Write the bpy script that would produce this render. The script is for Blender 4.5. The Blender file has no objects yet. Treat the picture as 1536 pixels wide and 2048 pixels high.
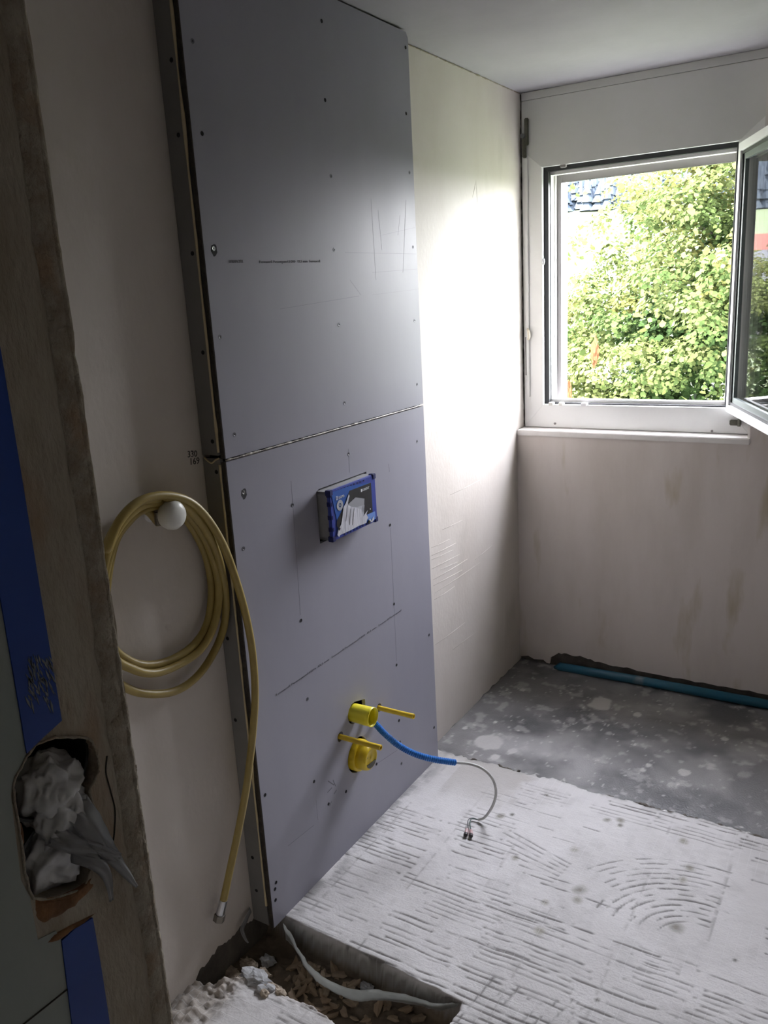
import bpy, bmesh, math, random
import numpy as np
from mathutils import Vector, Matrix, noise as mnoise

C = bpy.context.scene
COL = C.collection
random.seed(7)
rng = np.random.default_rng(7)

# ------------------------------------------------------------------ camera
CAM = np.array([1.35546, -1.46002, 1.68066])
YAW, PITCH, ROLL, FPX = 0.561737, 0.253372, -0.055824, 1664.695
_cy, _sy, _cp, _sp = math.cos(YAW), math.sin(YAW), math.cos(PITCH), math.sin(PITCH)
_f = np.array([-_sy * _cp, _cy * _cp, -_sp]); _r = np.array([_cy, _sy, 0.0]); _u = np.cross(_r, _f)
_c, _s = math.cos(ROLL), math.sin(ROLL)
RX = _c * _r + _s * _u
UX = -_s * _r + _c * _u
cam = bpy.data.cameras.new('camera')
cam.sensor_fit = 'VERTICAL'; cam.sensor_height = 24.0
cam.lens = 24.0 * FPX / 2048.0
cam.clip_start = 0.02; cam.clip_end = 2000
camo = bpy.data.objects.new('camera', cam); COL.objects.link(camo)
camo.matrix_world = Matrix(((RX[0], UX[0], -_f[0], CAM[0]), (RX[1], UX[1], -_f[1], CAM[1]),
                            (RX[2], UX[2], -_f[2], CAM[2]), (0, 0, 0, 1)))
C.camera = camo

# ------------------------------------------------------------------ light and exposure
SKY = 7.0
SUN = 15.0
w = bpy.data.worlds.new('sky'); C.world = w; w.use_nodes = True
nt = w.node_tree; nt.nodes.clear()
o_ = nt.nodes.new('ShaderNodeOutputWorld'); bg = nt.nodes.new('ShaderNodeBackground')
tc = nt.nodes.new('ShaderNodeTexCoord'); sx = nt.nodes.new('ShaderNodeSeparateXYZ'); rp = nt.nodes.new('ShaderNodeValToRGB')
nt.links.new(tc.outputs['Generated'], sx.inputs[0]); nt.links.new(sx.outputs['Z'], rp.inputs[0])
rp.color_ramp.elements[0].position = 0.0; rp.color_ramp.elements[0].color = (0.960, 0.966, 1.0, 1)
rp.color_ramp.elements[1].position = 0.9; rp.color_ramp.elements[1].color = (0.87, 0.89, 1.0, 1)
nt.links.new(rp.outputs[0], bg.inputs['Color']); bg.inputs['Strength'].default_value = SKY
nt.links.new(bg.outputs[0], o_.inputs['Surface'])
sl = bpy.data.lights.new('sun', 'SUN'); sl.energy = SUN; sl.angle = math.radians(1.5); sl.color = (1.0, 0.95, 0.86)
so = bpy.data.objects.new('sun', sl); COL.objects.link(so)
so.rotation_euler = Vector((0.35, 0.55, -0.85)).to_track_quat('-Z', 'Y').to_euler()
pl = bpy.data.lights.new('window_portal', 'AREA'); pl.shape = 'RECTANGLE'; pl.size = 0.9; pl.size_y = 1.15
pl.cycles.is_portal = True
po = bpy.data.objects.new('window_portal', pl); COL.objects.link(po)
po.location = (0.40, 2.33, 1.67); po.rotation_euler = (math.radians(-90), 0, 0)
C.view_settings.view_transform = 'Standard'; C.view_settings.look = 'None'
C.view_settings.gamma = 1.0; C.view_settings.use_curve_mapping = False
C.view_settings.exposure = 2.55

# ------------------------------------------------------------------ helpers
def at(px, py, axis, val):
    """3D point where the photograph's line of sight meets the plane axis = val."""
    d = (px - 768) / FPX * RX - (py - 1024) / FPX * UX + _f
    t = (val - CAM[axis]) / d[axis]
    return Vector(CAM + t * d)

def root_off(p):
    v = Vector((0, 0, 0))
    while p is not None:
        v = v + p.location; p = p.parent
    return v

def link(name, me, m=None, parent=None):
    o = bpy.data.objects.new(name, me); COL.objects.link(o)
    if m is not None and not me.materials: me.materials.append(m)
    if parent is not None: o.parent = parent
    return o

def obj(name, bm, m=None, parent=None, loc=None, smooth=False):
    me = bpy.data.meshes.new(name)
    off = root_off(parent) if parent is not None else (Vector(loc) if loc is not None else Vector((0, 0, 0)))
    bmesh.ops.recalc_face_normals(bm, faces=bm.faces[:])
    bmesh.ops.translate(bm, verts=bm.verts[:], vec=-off)
    if smooth:
        for f in bm.faces: f.smooth = True
    bm.to_mesh(me); bm.free()
    o = link(name, me, m, parent)
    if parent is None and loc is not None: o.location = loc
    return o

def tag(o, label=None, cat=None, group=None, kind=None):
    if label: o['label'] = label
    if cat: o['category'] = cat
    if group: o['group'] = group
    if kind: o['kind'] = kind
    return o

def thing(name, label, cat, loc=(0, 0, 0), group=None):
    o = bpy.data.objects.new(name, None); COL.objects.link(o); o.location = loc
    o.empty_display_size = 0.05
    return tag(o, label, cat, group)

def struct(name, bm, m, parent=None, label=None, smooth=False):
    o = obj(name, bm, m, parent, smooth=smooth)
    if parent is None: o['kind'] = 'structure'
    if label: o['label'] = label
    return o

def box(bm, x0, y0, z0, x1, y1, z1, bev=0.0):
    r = bmesh.ops.create_cube(bm, size=1.0)
    vs = r['verts']
    bmesh.ops.scale(bm, verts=vs, vec=(x1 - x0, y1 - y0, z1 - z0))
    bmesh.ops.translate(bm, verts=vs, vec=((x0 + x1) / 2, (y0 + y1) / 2, (z0 + z1) / 2))
    if bev > 0:
        es = list({e for v in vs for e in v.link_edges})
        bmesh.ops.bevel(bm, geom=es, offset=bev, segments=2, affect='EDGES')
    return bm

def B(*a, **k):
    return box(bmesh.new(), *a, **k)

def catmull(pts, n=10):
    P = [Vector(p) for p in pts]; P = [2 * P[0] - P[1]] + P + [2 * P[-1] - P[-2]]
    out = []
    for i in range(1, len(P) - 2):
        a, b, c, d = P[i - 1], P[i], P[i + 1], P[i + 2]
        for k in range(n):
            t = k / n
            out.append(0.5 * ((2 * b) + (c - a) * t + (2 * a - 5 * b + 4 * c - d) * t * t + (3 * b - a - 3 * c + d) * t ** 3))
    out.append(P[-2]); return out

def tube(bm, pts, rad, seg=12, cap=True):
    """sweep a circle along points (rad: number or list)"""
    pts = [Vector(p) for p in pts]; n = len(pts); rings = []
    up = None
    for i in range(n):
        t = (pts[min(i + 1, n - 1)] - pts[max(i - 1, 0)]).normalized()
        if up is None:
            up = t.orthogonal().normalized()
        else:
            up = (up - t * up.dot(t)).normalized()
        sd = t.cross(up)
        r = rad[i] if isinstance(rad, (list, tuple)) else rad
        rings.append([bm.verts.new(pts[i] + r * (math.cos(2 * math.pi * k / seg) * up + math.sin(2 * math.pi * k / seg) * sd)) for k in range(seg)])
    for i in range(n - 1):
        for k in range(seg):
            bm.faces.new((rings[i][k], rings[i][(k + 1) % seg], rings[i + 1][(k + 1) % seg], rings[i + 1][k]))
    if cap:
        bm.faces.new(list(reversed(rings[0]))); bm.faces.new(rings[-1])
    return bm

def lathe_x(bm, cy, cz, prof, seg=32, closed=False):
    """profile of (x, r) turned about an axis parallel to X"""
    rings = []
    for (x, r) in prof:
        rings.append([bm.verts.new((x, cy + r * math.cos(2 * math.pi * k / seg), cz + r * math.sin(2 * math.pi * k / seg))) for k in range(seg)])
    for i in range(len(rings) - 1):
        for k in range(seg):
            bm.faces.new((rings[i][k], rings[i][(k + 1) % seg], rings[i + 1][(k + 1) % seg], rings[i + 1][k]))
    if not closed:
        bm.faces.new(list(reversed(rings[0]))); bm.faces.new(rings[-1])
    return bm

def plate(bm, loops, to3, thick):
    """flat plate with holes: loops of 2D points (first the outline), to3 maps 2D to 3D, extruded by vector thick"""
    es = []
    for lp in loops:
        vs = [bm.verts.new(to3(*p)) for p in lp]
        for i in range(len(vs)): es.append(bm.edges.new((vs[i], vs[(i + 1) % len(vs)])))
    bmesh.ops.triangle_fill(bm, use_beauty=True, use_dissolve=False, edges=es)
    fs = bm.faces[:]
    r = bmesh.ops.extrude_face_region(bm, geom=fs, use_keep_orig=True)
    vs = [g for g in r['geom'] if isinstance(g, bmesh.types.BMVert)]
    bmesh.ops.translate(bm, verts=vs, vec=thick)
    return bm

def circle2(cy, cz, r, n=24, wob=0.0):
    return [(cy + (r + random.uniform(-wob, wob)) * math.cos(2 * math.pi * k / n), cz + (r + random.uniform(-wob, wob)) * math.sin(2 * math.pi * k / n)) for k in range(n)]

def text_mesh(body, size, depth=0.0004):
    cu = bpy.data.curves.new('lettering', 'FONT'); cu.body = body; cu.size = size; cu.extrude = depth; cu.resolution_u = 2
    o = bpy.data.objects.new('lettering_tmp', cu); COL.objects.link(o)
    bpy.context.view_layer.update()
    me = bpy.data.meshes.new_from_object(o.evaluated_get(bpy.context.evaluated_depsgraph_get()))
    bpy.data.objects.remove(o); bpy.data.curves.remove(cu)
    me.name = 'lettering'
    return me

def text_on_x(name, body, size, y, z, x, m, parent, ang=0.0, sxx=1.0):
    """lettering on a plane facing +X, reading along +Y"""
    me = text_mesh(body, size)
    off = root_off(parent)
    ca, sa = math.cos(ang), math.sin(ang)
    M = Matrix(((0, 0, 1, x), (ca * sxx, -sa, 0, y), (sa * sxx, ca, 0, z), (0, 0, 0, 1)))
    me.transform(Matrix.Translation(-off) @ M)
    return link(name, me, m, parent)

def lump(bm, c, r, amp=0.35, fr=3.0, sub=3, sc=(1, 1, 1), seed=0):
    res = bmesh.ops.create_icosphere(bm, subdivisions=sub, radius=1.0)
    for v in res['verts']:
        p = v.co.copy()
        k = 1 + amp * mnoise.noise(p * fr + Vector((seed * 7.1, seed * 3.3, 0)))  + amp * 0.5 * mnoise.noise(p * fr * 2.7 + Vector((seed, 5, seed)))
        v.co = Vector((c[0] + p.x * k * r * sc[0], c[1] + p.y * k * r * sc[1], c[2] + p.z * k * r * sc[2]))
    return bm

# ------------------------------------------------------------------ materials
def srgb(r, g, b):
    f = lambda c: (c / 255 / 12.92) if c / 255 <= 0.04045 else ((c / 255 + 0.055) / 1.055) ** 2.4
    return (f(r), f(g), f(b))

def mat(name, col, rough=0.6, col2=None, scale=4.0, detail=6.0, lo=0.35, hi=0.7, bump=0.0, bscale=60.0, metal=0.0, spec=0.5,
        col3=None, scale3=1.5, lo3=0.55, hi3=0.75, stretch=(1, 1, 1), alpha=1.0, trans=0.0, rough2=None):
    m = bpy.data.materials.new(name); m.use_nodes = True
    n = m.node_tree.nodes; l = m.node_tree.links
    b = n['Principled BSDF']
    b.inputs['Roughness'].default_value = rough; b.inputs['Metallic'].default_value = metal
    b.inputs['Specular IOR Level'].default_value = spec
    b.inputs['Base Color'].default_value = (*col, 1)
    b.inputs['Transmission Weight'].default_value = trans
    tc = n.new('ShaderNodeTexCoord'); mp = n.new('ShaderNodeMapping'); mp.inputs['Scale'].default_value = stretch
    l.new(tc.outputs['Object'], mp.inputs[0])
    cur = None
    if col2 is not None:
        t = n.new('ShaderNodeTexNoise'); t.inputs['Scale'].default_value = scale; t.inputs['Detail'].default_value = detail
        t.inputs['Roughness'].default_value = 0.6
        l.new(mp.outputs[0], t.inputs['Vector'])
        r = n.new('ShaderNodeMapRange'); r.inputs[1].default_value = lo; r.inputs[2].default_value = hi
        l.new(t.outputs['Fac'], r.inputs[0])
        x = n.new('ShaderNodeMix'); x.data_type = 'RGBA'; x.inputs[6].default_value = (*col, 1); x.inputs[7].default_value = (*col2, 1)
        l.new(r.outputs[0], x.inputs[0]); cur = x.outputs[2]
        if rough2 is not None:
            q = n.new('ShaderNodeMapRange'); q.inputs[3].default_value = rough; q.inputs[4].default_value = rough2
            l.new(r.outputs[0], q.inputs[0]); l.new(q.outputs[0], b.inputs['Roughness'])
    if col3 is not None:
        t = n.new('ShaderNodeTexNoise'); t.inputs['Scale'].default_value = scale3; t.inputs['Detail'].default_value = 5
        l.new(mp.outputs[0], t.inputs['Vector'])
        r = n.new('ShaderNodeMapRange'); r.inputs[1].default_value = lo3; r.inputs[2].default_value = hi3
        l.new(t.outputs['Fac'], r.inputs[0])
        x = n.new('ShaderNodeMix'); x.data_type = 'RGBA'; x.inputs[7].default_value = (*col3, 1)
        if cur is not None: l.new(cur, x.inputs[6])
        else: x.inputs[6].default_value = (*col, 1)
        l.new(r.outputs[0], x.inputs[0]); cur = x.outputs[2]
    if cur is not None: l.new(cur, b.inputs['Base Color'])
    if bump > 0:
        t = n.new('ShaderNodeTexNoise'); t.inputs['Scale'].default_value = bscale; t.inputs['Detail'].default_value = 6
        l.new(mp.outputs[0], t.inputs['Vector'])
        u = n.new('ShaderNodeBump'); u.inputs['Strength'].default_value = bump; u.inputs['Distance'].default_value = 0.004
        l.new(t.outputs['Fac'], u.inputs['Height']); l.new(u.outputs[0], b.inputs['Normal'])
    return m

M = {}
M['plaster'] = mat('plaster', (.60, .55, .50), .55, (.53, .475, .42), 2.2, 7, .42, .66, .12, 90, col3=(.42, .39, .35), scale3=3.1, lo3=.63, hi3=.8)
M['plaster_gloss'] = mat('plaster_skim', (.66, .615, .57), .55, (.60, .55, .50), 2.6, 7, .42, .66, .16, 70, spec=.28, col3=(.45, .42, .37), scale3=2.7, lo3=.64, hi3=.8, stretch=(1, 1, .6))
M['plaster_back'] = mat('plaster_parapet', (.74, .675, .64), .6, (.64, .575, .53), 1.9, 7, .45, .7, .10, 80, col3=(.52, .45, .33), scale3=3.4, lo3=.60, hi3=.74, stretch=(2.4, 1, .6))
M['concrete'] = mat('rough_concrete', (.17, .15, .13), .9, (.09, .08, .07), 14, 8, .35, .65, .8, 60)
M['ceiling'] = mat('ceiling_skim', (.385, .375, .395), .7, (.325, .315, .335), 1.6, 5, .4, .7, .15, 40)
M['jamb'] = mat('old_plaster', (.43, .39, .315), .85, (.34, .29, .22), 13, 9, .4, .62, .8, 150, col3=(.36, .25, .16), scale3=9, lo3=.56, hi3=.72, stretch=(1, 1, .45))
M['jamb_edge'] = mat('rough_edge_mortar', (.40, .36, .29), .95, (.29, .24, .18), 34, 9, .4, .65, 1.0, 170, col3=(.34, .25, .17), scale3=16, lo3=.55, hi3=.7)
M['green_board'] = mat('green_board', (.30, .35, .33), .75, (.35, .37, .34), 3, 6, .35, .7, .1, 80)
M['hall'] = mat('hall_plaster', (.42, .38, .33), .8)
M['panel'] = mat('fibre_board', (.345, .343, .40), .36, (.315, .313, .367), 3.0, 6, .35, .7, .03, 160, spec=.28, stretch=(1, 1, .35), rough2=.42)
M['side_panel'] = mat('side_board', (.215, .21, .205), .65, (.18, .175, .17), 6, 6, .35, .7, .06, 90)
M['board_edge'] = mat('cut_board_edge', (.06, .05, .04), .95, (.03, .025, .02), 60, 6, .3, .7, .6, 150)
M['foam'] = mat('assembly_adhesive', (.62, .52, .33), .6, (.50, .41, .25), 30, 4)
M['seam'] = mat('seam_adhesive', (.42, .38, .33), .35, (.12, .1, .09), 45, 5, .42, .56, .5, 120)
M['screw'] = mat('screw_metal', (.16, .16, .18), .45, metal=.8)
M['screw_slot'] = mat('screw_recess', (.01, .01, .012), .9)
M['screw_ring'] = mat('torn_board_ring', (.035, .035, .04), .9)
M['pencil'] = mat('pencil', (.16, .16, .18), .8)
M['scuff'] = mat('scuff', (.25, .25, .29), .6)
M['ink'] = mat('printing_ink', (.20, .20, .225), .7)
M['dark_pencil'] = mat('soft_pencil', (.06, .055, .05), .8)
M['blue_frame'] = mat('blue_plastic', (.045, .07, .36), .35, (.06, .09, .42), 20)
M['blue_dark'] = mat('dark_blue_plastic', (.015, .02, .12), .45)
M['box_grey'] = mat('polystyrene_grey', (.36, .36, .37), .8, (.30, .30, .31), 30, bump=.1)
M['lab_black'] = mat('label_black', (.018, .018, .02), .4, (.03, .03, .034), 40)
M['lab_blue'] = mat('label_blue', (.03, .13, .50), .4, (.025, .10, .42), 12)
M['lab_lblue'] = mat('label_light_blue', (.16, .3, .72), .5)
M['lab_grey'] = mat('label_grey', (.50, .52, .57), .45, (.42, .44, .49), 8)
M['lab_grey2'] = mat('label_mid_grey', (.36, .37, .41), .45)
M['white_paper'] = mat('torn_paper', (.66, .66, .72), .7, (.54, .55, .64), 40, 6, .4, .7, .5, 90, stretch=(1, 1, .15))
M['white_ink'] = mat('white_print', (.8, .82, .85), .5)
M['yellow'] = mat('yellow_plastic', (.90, .80, .045), .35, (.86, .75, .04), 14)
M['yellow_rod'] = mat('amber_plastic', (.82, .57, .03), .4, (.72, .49, .03), 25)
M['yellow_drain'] = mat('drain_yellow', (.84, .62, .02), .4, (.75, .52, .02), 20, col3=(.25, .16, .06), scale3=26, lo3=.66, hi3=.76)
M['yellow_in'] = mat('yellow_inside', (.85, .78, .06), .5)
M['dark_hole'] = mat('dark_hole', (.015, .014, .013), .95)
M['conduit'] = mat('blue_conduit', (.025, .19, .60), .4, (.02, .16, .54), 30)
M['cable'] = mat('cable_sheath', (.62, .62, .60), .5)
M['wire_dark'] = mat('dark_core', (.03, .035, .045), .5)
M['wire_green'] = mat('grey_green_core', (.08, .13, .12), .5)
M['term_red'] = mat('terminal_red', (.50, .28, .29), .35, (.60, .45, .46), 120)
M['term_dark'] = mat('terminal_dark', (.05, .04, .045), .5)
M['hose'] = mat('ochre_hose', (.37, .28, .085), .42, (.31, .225, .06), 18, 5, .4, .7, .08, 300)
M['chrome'] = mat('worn_chrome', (.55, .56, .58), .28, metal=1.0)
M['nut'] = mat('dull_brass_nut', (.22, .20, .17), .45, metal=.7)
M['knob'] = mat('knob_plastic', (.72, .72, .68), .4, (.64, .64, .60), 20)
M['putty'] = mat('white_putty', (.78, .78, .8), .8)
M['pvc'] = mat('window_pvc', (.84, .84, .83), .35, (.76, .76, .75), 3, 6, .45, .75, .02, 40)
M['header'] = mat('header_board', (.69, .69, .68), .45, (.62, .62, .61), 2, 6, .4, .7, .03, 40)
M['sill'] = mat('sill_plaster', (.85, .82, .80), .5, (.74, .70, .67), 9, 6, .5, .75, .15, 60)
M['gasket'] = mat('rubber_gasket', (.018, .019, .022), .5)
M['rail'] = mat('guide_rail', (.25, .235, .235), .4)
M['sash_grey'] = mat('weathered_gasket', (.10, .12, .115), .5)
M['bracket'] = mat('oxidised_fitting', (.15, .15, .12), .5, (.10, .10, .08), 60, metal=.5)
M['cream'] = mat('cream_lever', (.66, .60, .48), .4)
M['white_render'] = mat('outer_render', (.72, .70, .68), .8, (.66, .64, .62), 12, bump=.2)
M['tape'] = mat('blue_membrane', (.004, .055, .34), .5, (.004, .042, .28), 5, col3=(.006, .065, .36), scale3=3)
M['smear'] = mat('plaster_smear', (.26, .28, .30), .9, (.18, .2, .24), 30)
M['bag'] = mat('cloudy_plastic', (.66, .67, .68), .30, (.52, .53, .55), 9, 6, .35, .7, .2, 26)
M['black_box'] = mat('black_box', (.012, .014, .013), .5)
M['rust'] = mat('rusty_mortar', (.26, .13, .055), .9, (.16, .08, .035), 35, 6, .4, .65, .7, 100)
M['blue_pipe'] = mat('blue_drain_pipe', (.018, .13, .22), .4, (.03, .12, .18), 9, col3=(.2, .24, .26), scale3=8, lo3=.66, hi3=.8)
M['foil'] = mat('grey_foil', (.62, .63, .61), .3, (.48, .50, .48), 9, 5, .35, .7, .15, 30)
M['chip'] = mat('dry_chip', (.36, .27, .18), .85, (.25, .18, .12), 30, bump=.3, bscale=90)
M['chip2'] = mat('grey_chip', (.36, .28, .20), .85, (.25, .19, .13), 30, bump=.3, bscale=90)
M['lump'] = mat('mortar_lump', (.50, .42, .33), .95, (.30, .25, .2), 60, 6, .4, .65, .8, 110)
M['lump_grey'] = mat('grey_lump', (.48, .49, .50), .95, (.38, .38, .39), 50, 6, .4, .65, .5, 110)
M['bark'] = mat('bark', (.02, .015, .01), .9, (.012, .009, .007), 12, bump=.5)
M['dry_leaf'] = mat('dry_leaf', (.052, .026, .013), .9, (.038, .018, .009), 30, spec=0.0)
M['meadow'] = mat('meadow', (.045, .062, .022), .95, (.035, .055, .018), .05, 6)
M['conifer'] = mat('haze_blue_conifers', (.0045, .011, .021), .9, (.008, .017, .028), .2, 4)  # distance haze put into the blue of the tree colour
M['house_wall'] = mat('house_wall', (.06, .06, .062), .9)
M['roof_red'] = mat('roof_tiles', (.09, .022, .014), .9, (.07, .018, .012), 1.5)
M['roof_grey'] = mat('slate_roof', (.025, .028, .036), .8)
M['pane_dark'] = mat('dark_pane', (.05, .06, .07), .2)

def vmat(name, attr, rough, bump, bscale):
    m = mat(name, (1, 1, 1), rough, None, bump=bump, bscale=bscale)
    n = m.node_tree.nodes; l = m.node_tree.links
    a = n.new('ShaderNodeAttribute'); a.attribute_name = attr
    l.new(a.outputs['Color'], n['Principled BSDF'].inputs['Base Color'])
    return m
M['floor'] = vmat('screed_floor', 'tone', .62, .28, 150)
# the smooth old slab by the window has a slight sheen
_n = M['floor'].node_tree.nodes; _l = M['floor'].node_tree.links
_a = _n.new('ShaderNodeAttribute'); _a.attribute_name = 'sheen'
_l.new(_a.outputs['Fac'], _n['Principled BSDF'].inputs['Roughness'])
# faint waffle print of the removed tiles in the adhesive
_bk = _n.new('ShaderNodeTexBrick'); _bk.offset = 0.0; _bk.inputs['Scale'].default_value = 1.0
_bk.inputs['Brick Width'].default_value = .026; _bk.inputs['Row Height'].default_value = .026; _bk.inputs['Mortar Size'].default_value = .0014
_bk.inputs['Color1'].default_value = (0, 0, 0, 1); _bk.inputs['Color2'].default_value = (0, 0, 0, 1); _bk.inputs['Mortar'].default_value = (1, 1, 1, 1)
_tc = [x for x in _n if x.type == 'TEX_COORD'][0]; _l.new(_tc.outputs['Object'], _bk.inputs['Vector'])
_wf = _n.new('ShaderNodeAttribute'); _wf.attribute_name = 'waffle'
_mm = _n.new('ShaderNodeMath'); _mm.operation = 'MULTIPLY'; _l.new(_bk.outputs['Color'], _mm.inputs[0]); _l.new(_wf.outputs['Fac'], _mm.inputs[1])
_cx = _n.new('ShaderNodeMix'); _cx.data_type = 'RGBA'; _cx.inputs[7].default_value = (.74, .73, .73, 1)
_cm = _n.new('ShaderNodeMath'); _cm.operation = 'MULTIPLY'; _cm.inputs[1].default_value = .24
_l.new(_mm.outputs[0], _cm.inputs[0]); _l.new(_cm.outputs[0], _cx.inputs[0])
_ta = [x for x in _n if x.type == 'ATTRIBUTE' and x.attribute_name == 'tone'][0]; _l.new(_ta.outputs['Color'], _cx.inputs[6]); _l.new(_cx.outputs[2], _n['Principled BSDF'].inputs['Base Color'])
_b1 = [x for x in _n if x.type == 'BUMP'][0]
_b2 = _n.new('ShaderNodeBump'); _b2.inputs['Strength'].default_value = .55; _b2.inputs['Distance'].default_value = .002
_l.new(_mm.outputs[0], _b2.inputs['Height']); _l.new(_b1.outputs[0], _b2.inputs['Normal']); _l.new(_b2.outputs[0], _n['Principled BSDF'].inputs['Normal'])

def glass_mat():
    m = bpy.data.materials.new('window_glass'); m.use_nodes = True
    n = m.node_tree.nodes; l = m.node_tree.links; n.clear()
    o = n.new('ShaderNodeOutputMaterial'); mx = n.new('ShaderNodeMixShader'); f = n.new('ShaderNodeFresnel'); f.inputs['IOR'].default_value = 1.32
    t = n.new('ShaderNodeBsdfTransparent'); t.inputs['Color'].default_value = (.9, .93, .92, 1); g = n.new('ShaderNodeBsdfGlossy'); g.inputs['Roughness'].default_value = .015
    l.new(f.outputs[0], mx.inputs[0]); l.new(t.outputs[0], mx.inputs[1]); l.new(g.outputs[0], mx.inputs[2]); l.new(mx.outputs[0], o.inputs[0])
    return m
M['glass'] = glass_mat()

def leaf_mat():
    m = bpy.data.materials.new('leaf_green'); m.use_nodes = True
    n = m.node_tree.nodes; l = m.node_tree.links; n.clear()
    o = n.new('ShaderNodeOutputMaterial'); mx = n.new('ShaderNodeMixShader'); mx.inputs[0].default_value = .42
    a = n.new('ShaderNodeAttribute'); a.attribute_name = 'leaf'
    t = n.new('ShaderNodeBsdfTranslucent'); d = n.new('ShaderNodeBsdfPrincipled'); d.inputs['Roughness'].default_value = .6; d.inputs['Specular IOR Level'].default_value = .02
    l.new(a.outputs['Color'], t.inputs['Color']); l.new(a.outputs['Color'], d.inputs['Base Color'])
    l.new(d.outputs[0], mx.inputs[1]); l.new(t.outputs[0], mx.inputs[2]); l.new(mx.outputs[0], o.inputs[0])
    return m
M['leaf'] = leaf_mat()

# ------------------------------------------------------------------ room shell
H = 2.45
XW = -0.07      # left wall face
YP = 1.944      # parapet face
YF = 2.022      # window frame face
# left wall: solid core plus plaster skin with a ragged lower edge
struct('wall_left', B(-.36, -.88, -.4, -.083, 2.25, H), M['concrete'])
def rag(a, b, step, z, amp, seed=0, sgn=1):
    out = []; n = max(2, int(abs(b - a) / step))
    for i in range(n + 1):
        t = a + (b - a) * i / n
        out.append((t, z + amp * mnoise.noise(Vector((t * 23 + seed, seed * 1.7, 0))) + amp * .6 * mnoise.noise(Vector((t * 71, seed, 4)))))
    return out
bm = bmesh.new()
low = rag(-.88, -.24, .02, -.012, .006, 1) + rag(-.22, .02, .008, .012, .022, 2) + rag(.04, .95, .1, -.01, .0, 3) + rag(.98, 2.02, .03, -.018, .012, 4)
plate(bm, [low + [(2.06, H), (-.88, H)]], lambda y, z: Vector((XW, y, z)), Vector((-.014, 0, 0)))
wl = obj('plaster_skin', bm, M['plaster_gloss'], bpy.data.objects['wall_left'])
# dark broken joints along ceiling and window frame, old trowel ridges
def crack(name, a, b, r, seed, m, parent, fr=30):
    a = Vector(a); b = Vector(b); n = int((b - a).length / .008); bm = bmesh.new(); pts = []; rad = []
    for i in range(n + 1):
        k = mnoise.noise(Vector((i * .008 * fr, seed, 0))) + .6 * mnoise.noise(Vector((i * .008 * fr * 3, seed, 5)))
        pts.append(a.lerp(b, i / n)); rad.append(max(.0003, r * (.55 + .9 * k)))
    tube(bm, pts, rad, 7); return obj(name, bm, m, parent, smooth=True)
crack('joint_crack', (XW + .0005, 1.0, H - .001), (XW + .0005, 2.02, H - .001), .0032, 1, M['jamb_edge'], bpy.data.objects['wall_left'])
crack('joint_crack', (XW + .0015, 2.0235, 1.09), (XW + .0015, 2.0235, H - .004), .0030, 4, M['board_edge'], bpy.data.objects['wall_left'], 18)
bm = bmesh.new()
for (p0, p1) in [((862, 1112), (912, 1086)), ((862, 1120), (905, 1100)), ((864, 1138), (920, 1108)), ((866, 1160), (935, 1118)), ((866, 1172), (925, 1140)), ((862, 1096), (900, 1078)), ((870, 1186), (960, 1125)), ((880, 1140), (915, 1124)), ((868, 1200), (910, 1172)), ((950, 1120), (985, 1090)), ((900, 990), (960, 960)), ((870, 1290), (930, 1245)), ((884, 1060), (925, 1040)), ((905, 1300), (955, 1262)), ((945, 395), (952, 360)), ((952, 360), (955, 410))]:
    tube(bm, [at(*p0, 0, XW), (at(*p0, 0, XW) + at(*p1, 0, XW)) / 2 + Vector((0, 0, random.uniform(-.002, .002))), at(*p1, 0, XW)], [.0003, .0011, .0003], 6)
obj('trowel_ridges', bm, M['plaster_gloss'], bpy.data.objects['wall_left'], smooth=True)
# window wall: parapet, pier, lintel, outer jambs
bm = bmesh.new()
box(bm, -.30, YP + .014, -.4, 2.2, 2.25, 1.07)
box(bm, .872, YP + .014, 1.07, 2.2, 2.25, 2.6)
box(bm, -.30, 2.10, 1.07, .052, 2.25, 2.6); box(bm, .052, 2.10, 2.24, .872, 2.25, 2.6); box(bm, .80, 2.10, 1.07, .872, 2.25, 2.24)
box(bm, .052, 2.06, 1.07, .80, 2.30, 1.13)
struct('wall_back', bm, M['white_render'])
bm = bmesh.new()
low = [(-.07, -.004), (-.03, .006), (.0, -.006), (.045, .0), (.06, -.012), (.075, -.014), (.082, .02), (.095, .028)] + rag(.12, .27, .012, .046, .010, 5) + rag(.29, .45, .015, .036, .010, 6) + rag(.48, 2.0, .03, .030, .007, 7)
plate(bm, [low + [(2.0, 1.055), (-.07, 1.055)]], lambda x, z: Vector((x, YP + .0, z)), Vector((0, .014, 0)))
obj('plaster_skin', bm, M['plaster_back'], bpy.data.objects['wall_back'])
obj('plinth', B(XW, YP + .0125, -.1, 1.9, YP + .0145, .085), M['concrete'], bpy.data.objects['wall_back'])
obj('plaster_pier', B(.882, YP, 1.055, 2.0, YP + .014, H), M['plaster_back'], bpy.data.objects['wall_back'])
bm = bmesh.new(); box(bm, -.20, YP + .022, -.12, 2.1, YP + .03, .09)
# ceiling
bm.free()
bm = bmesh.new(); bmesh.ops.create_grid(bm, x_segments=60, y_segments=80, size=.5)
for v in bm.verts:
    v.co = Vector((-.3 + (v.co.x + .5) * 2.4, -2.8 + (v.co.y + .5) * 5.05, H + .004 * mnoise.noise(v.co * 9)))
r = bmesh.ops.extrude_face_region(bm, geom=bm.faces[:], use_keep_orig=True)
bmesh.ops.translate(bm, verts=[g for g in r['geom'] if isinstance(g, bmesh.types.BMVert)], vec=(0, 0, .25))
struct('ceiling', bm, M['ceiling'])
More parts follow.
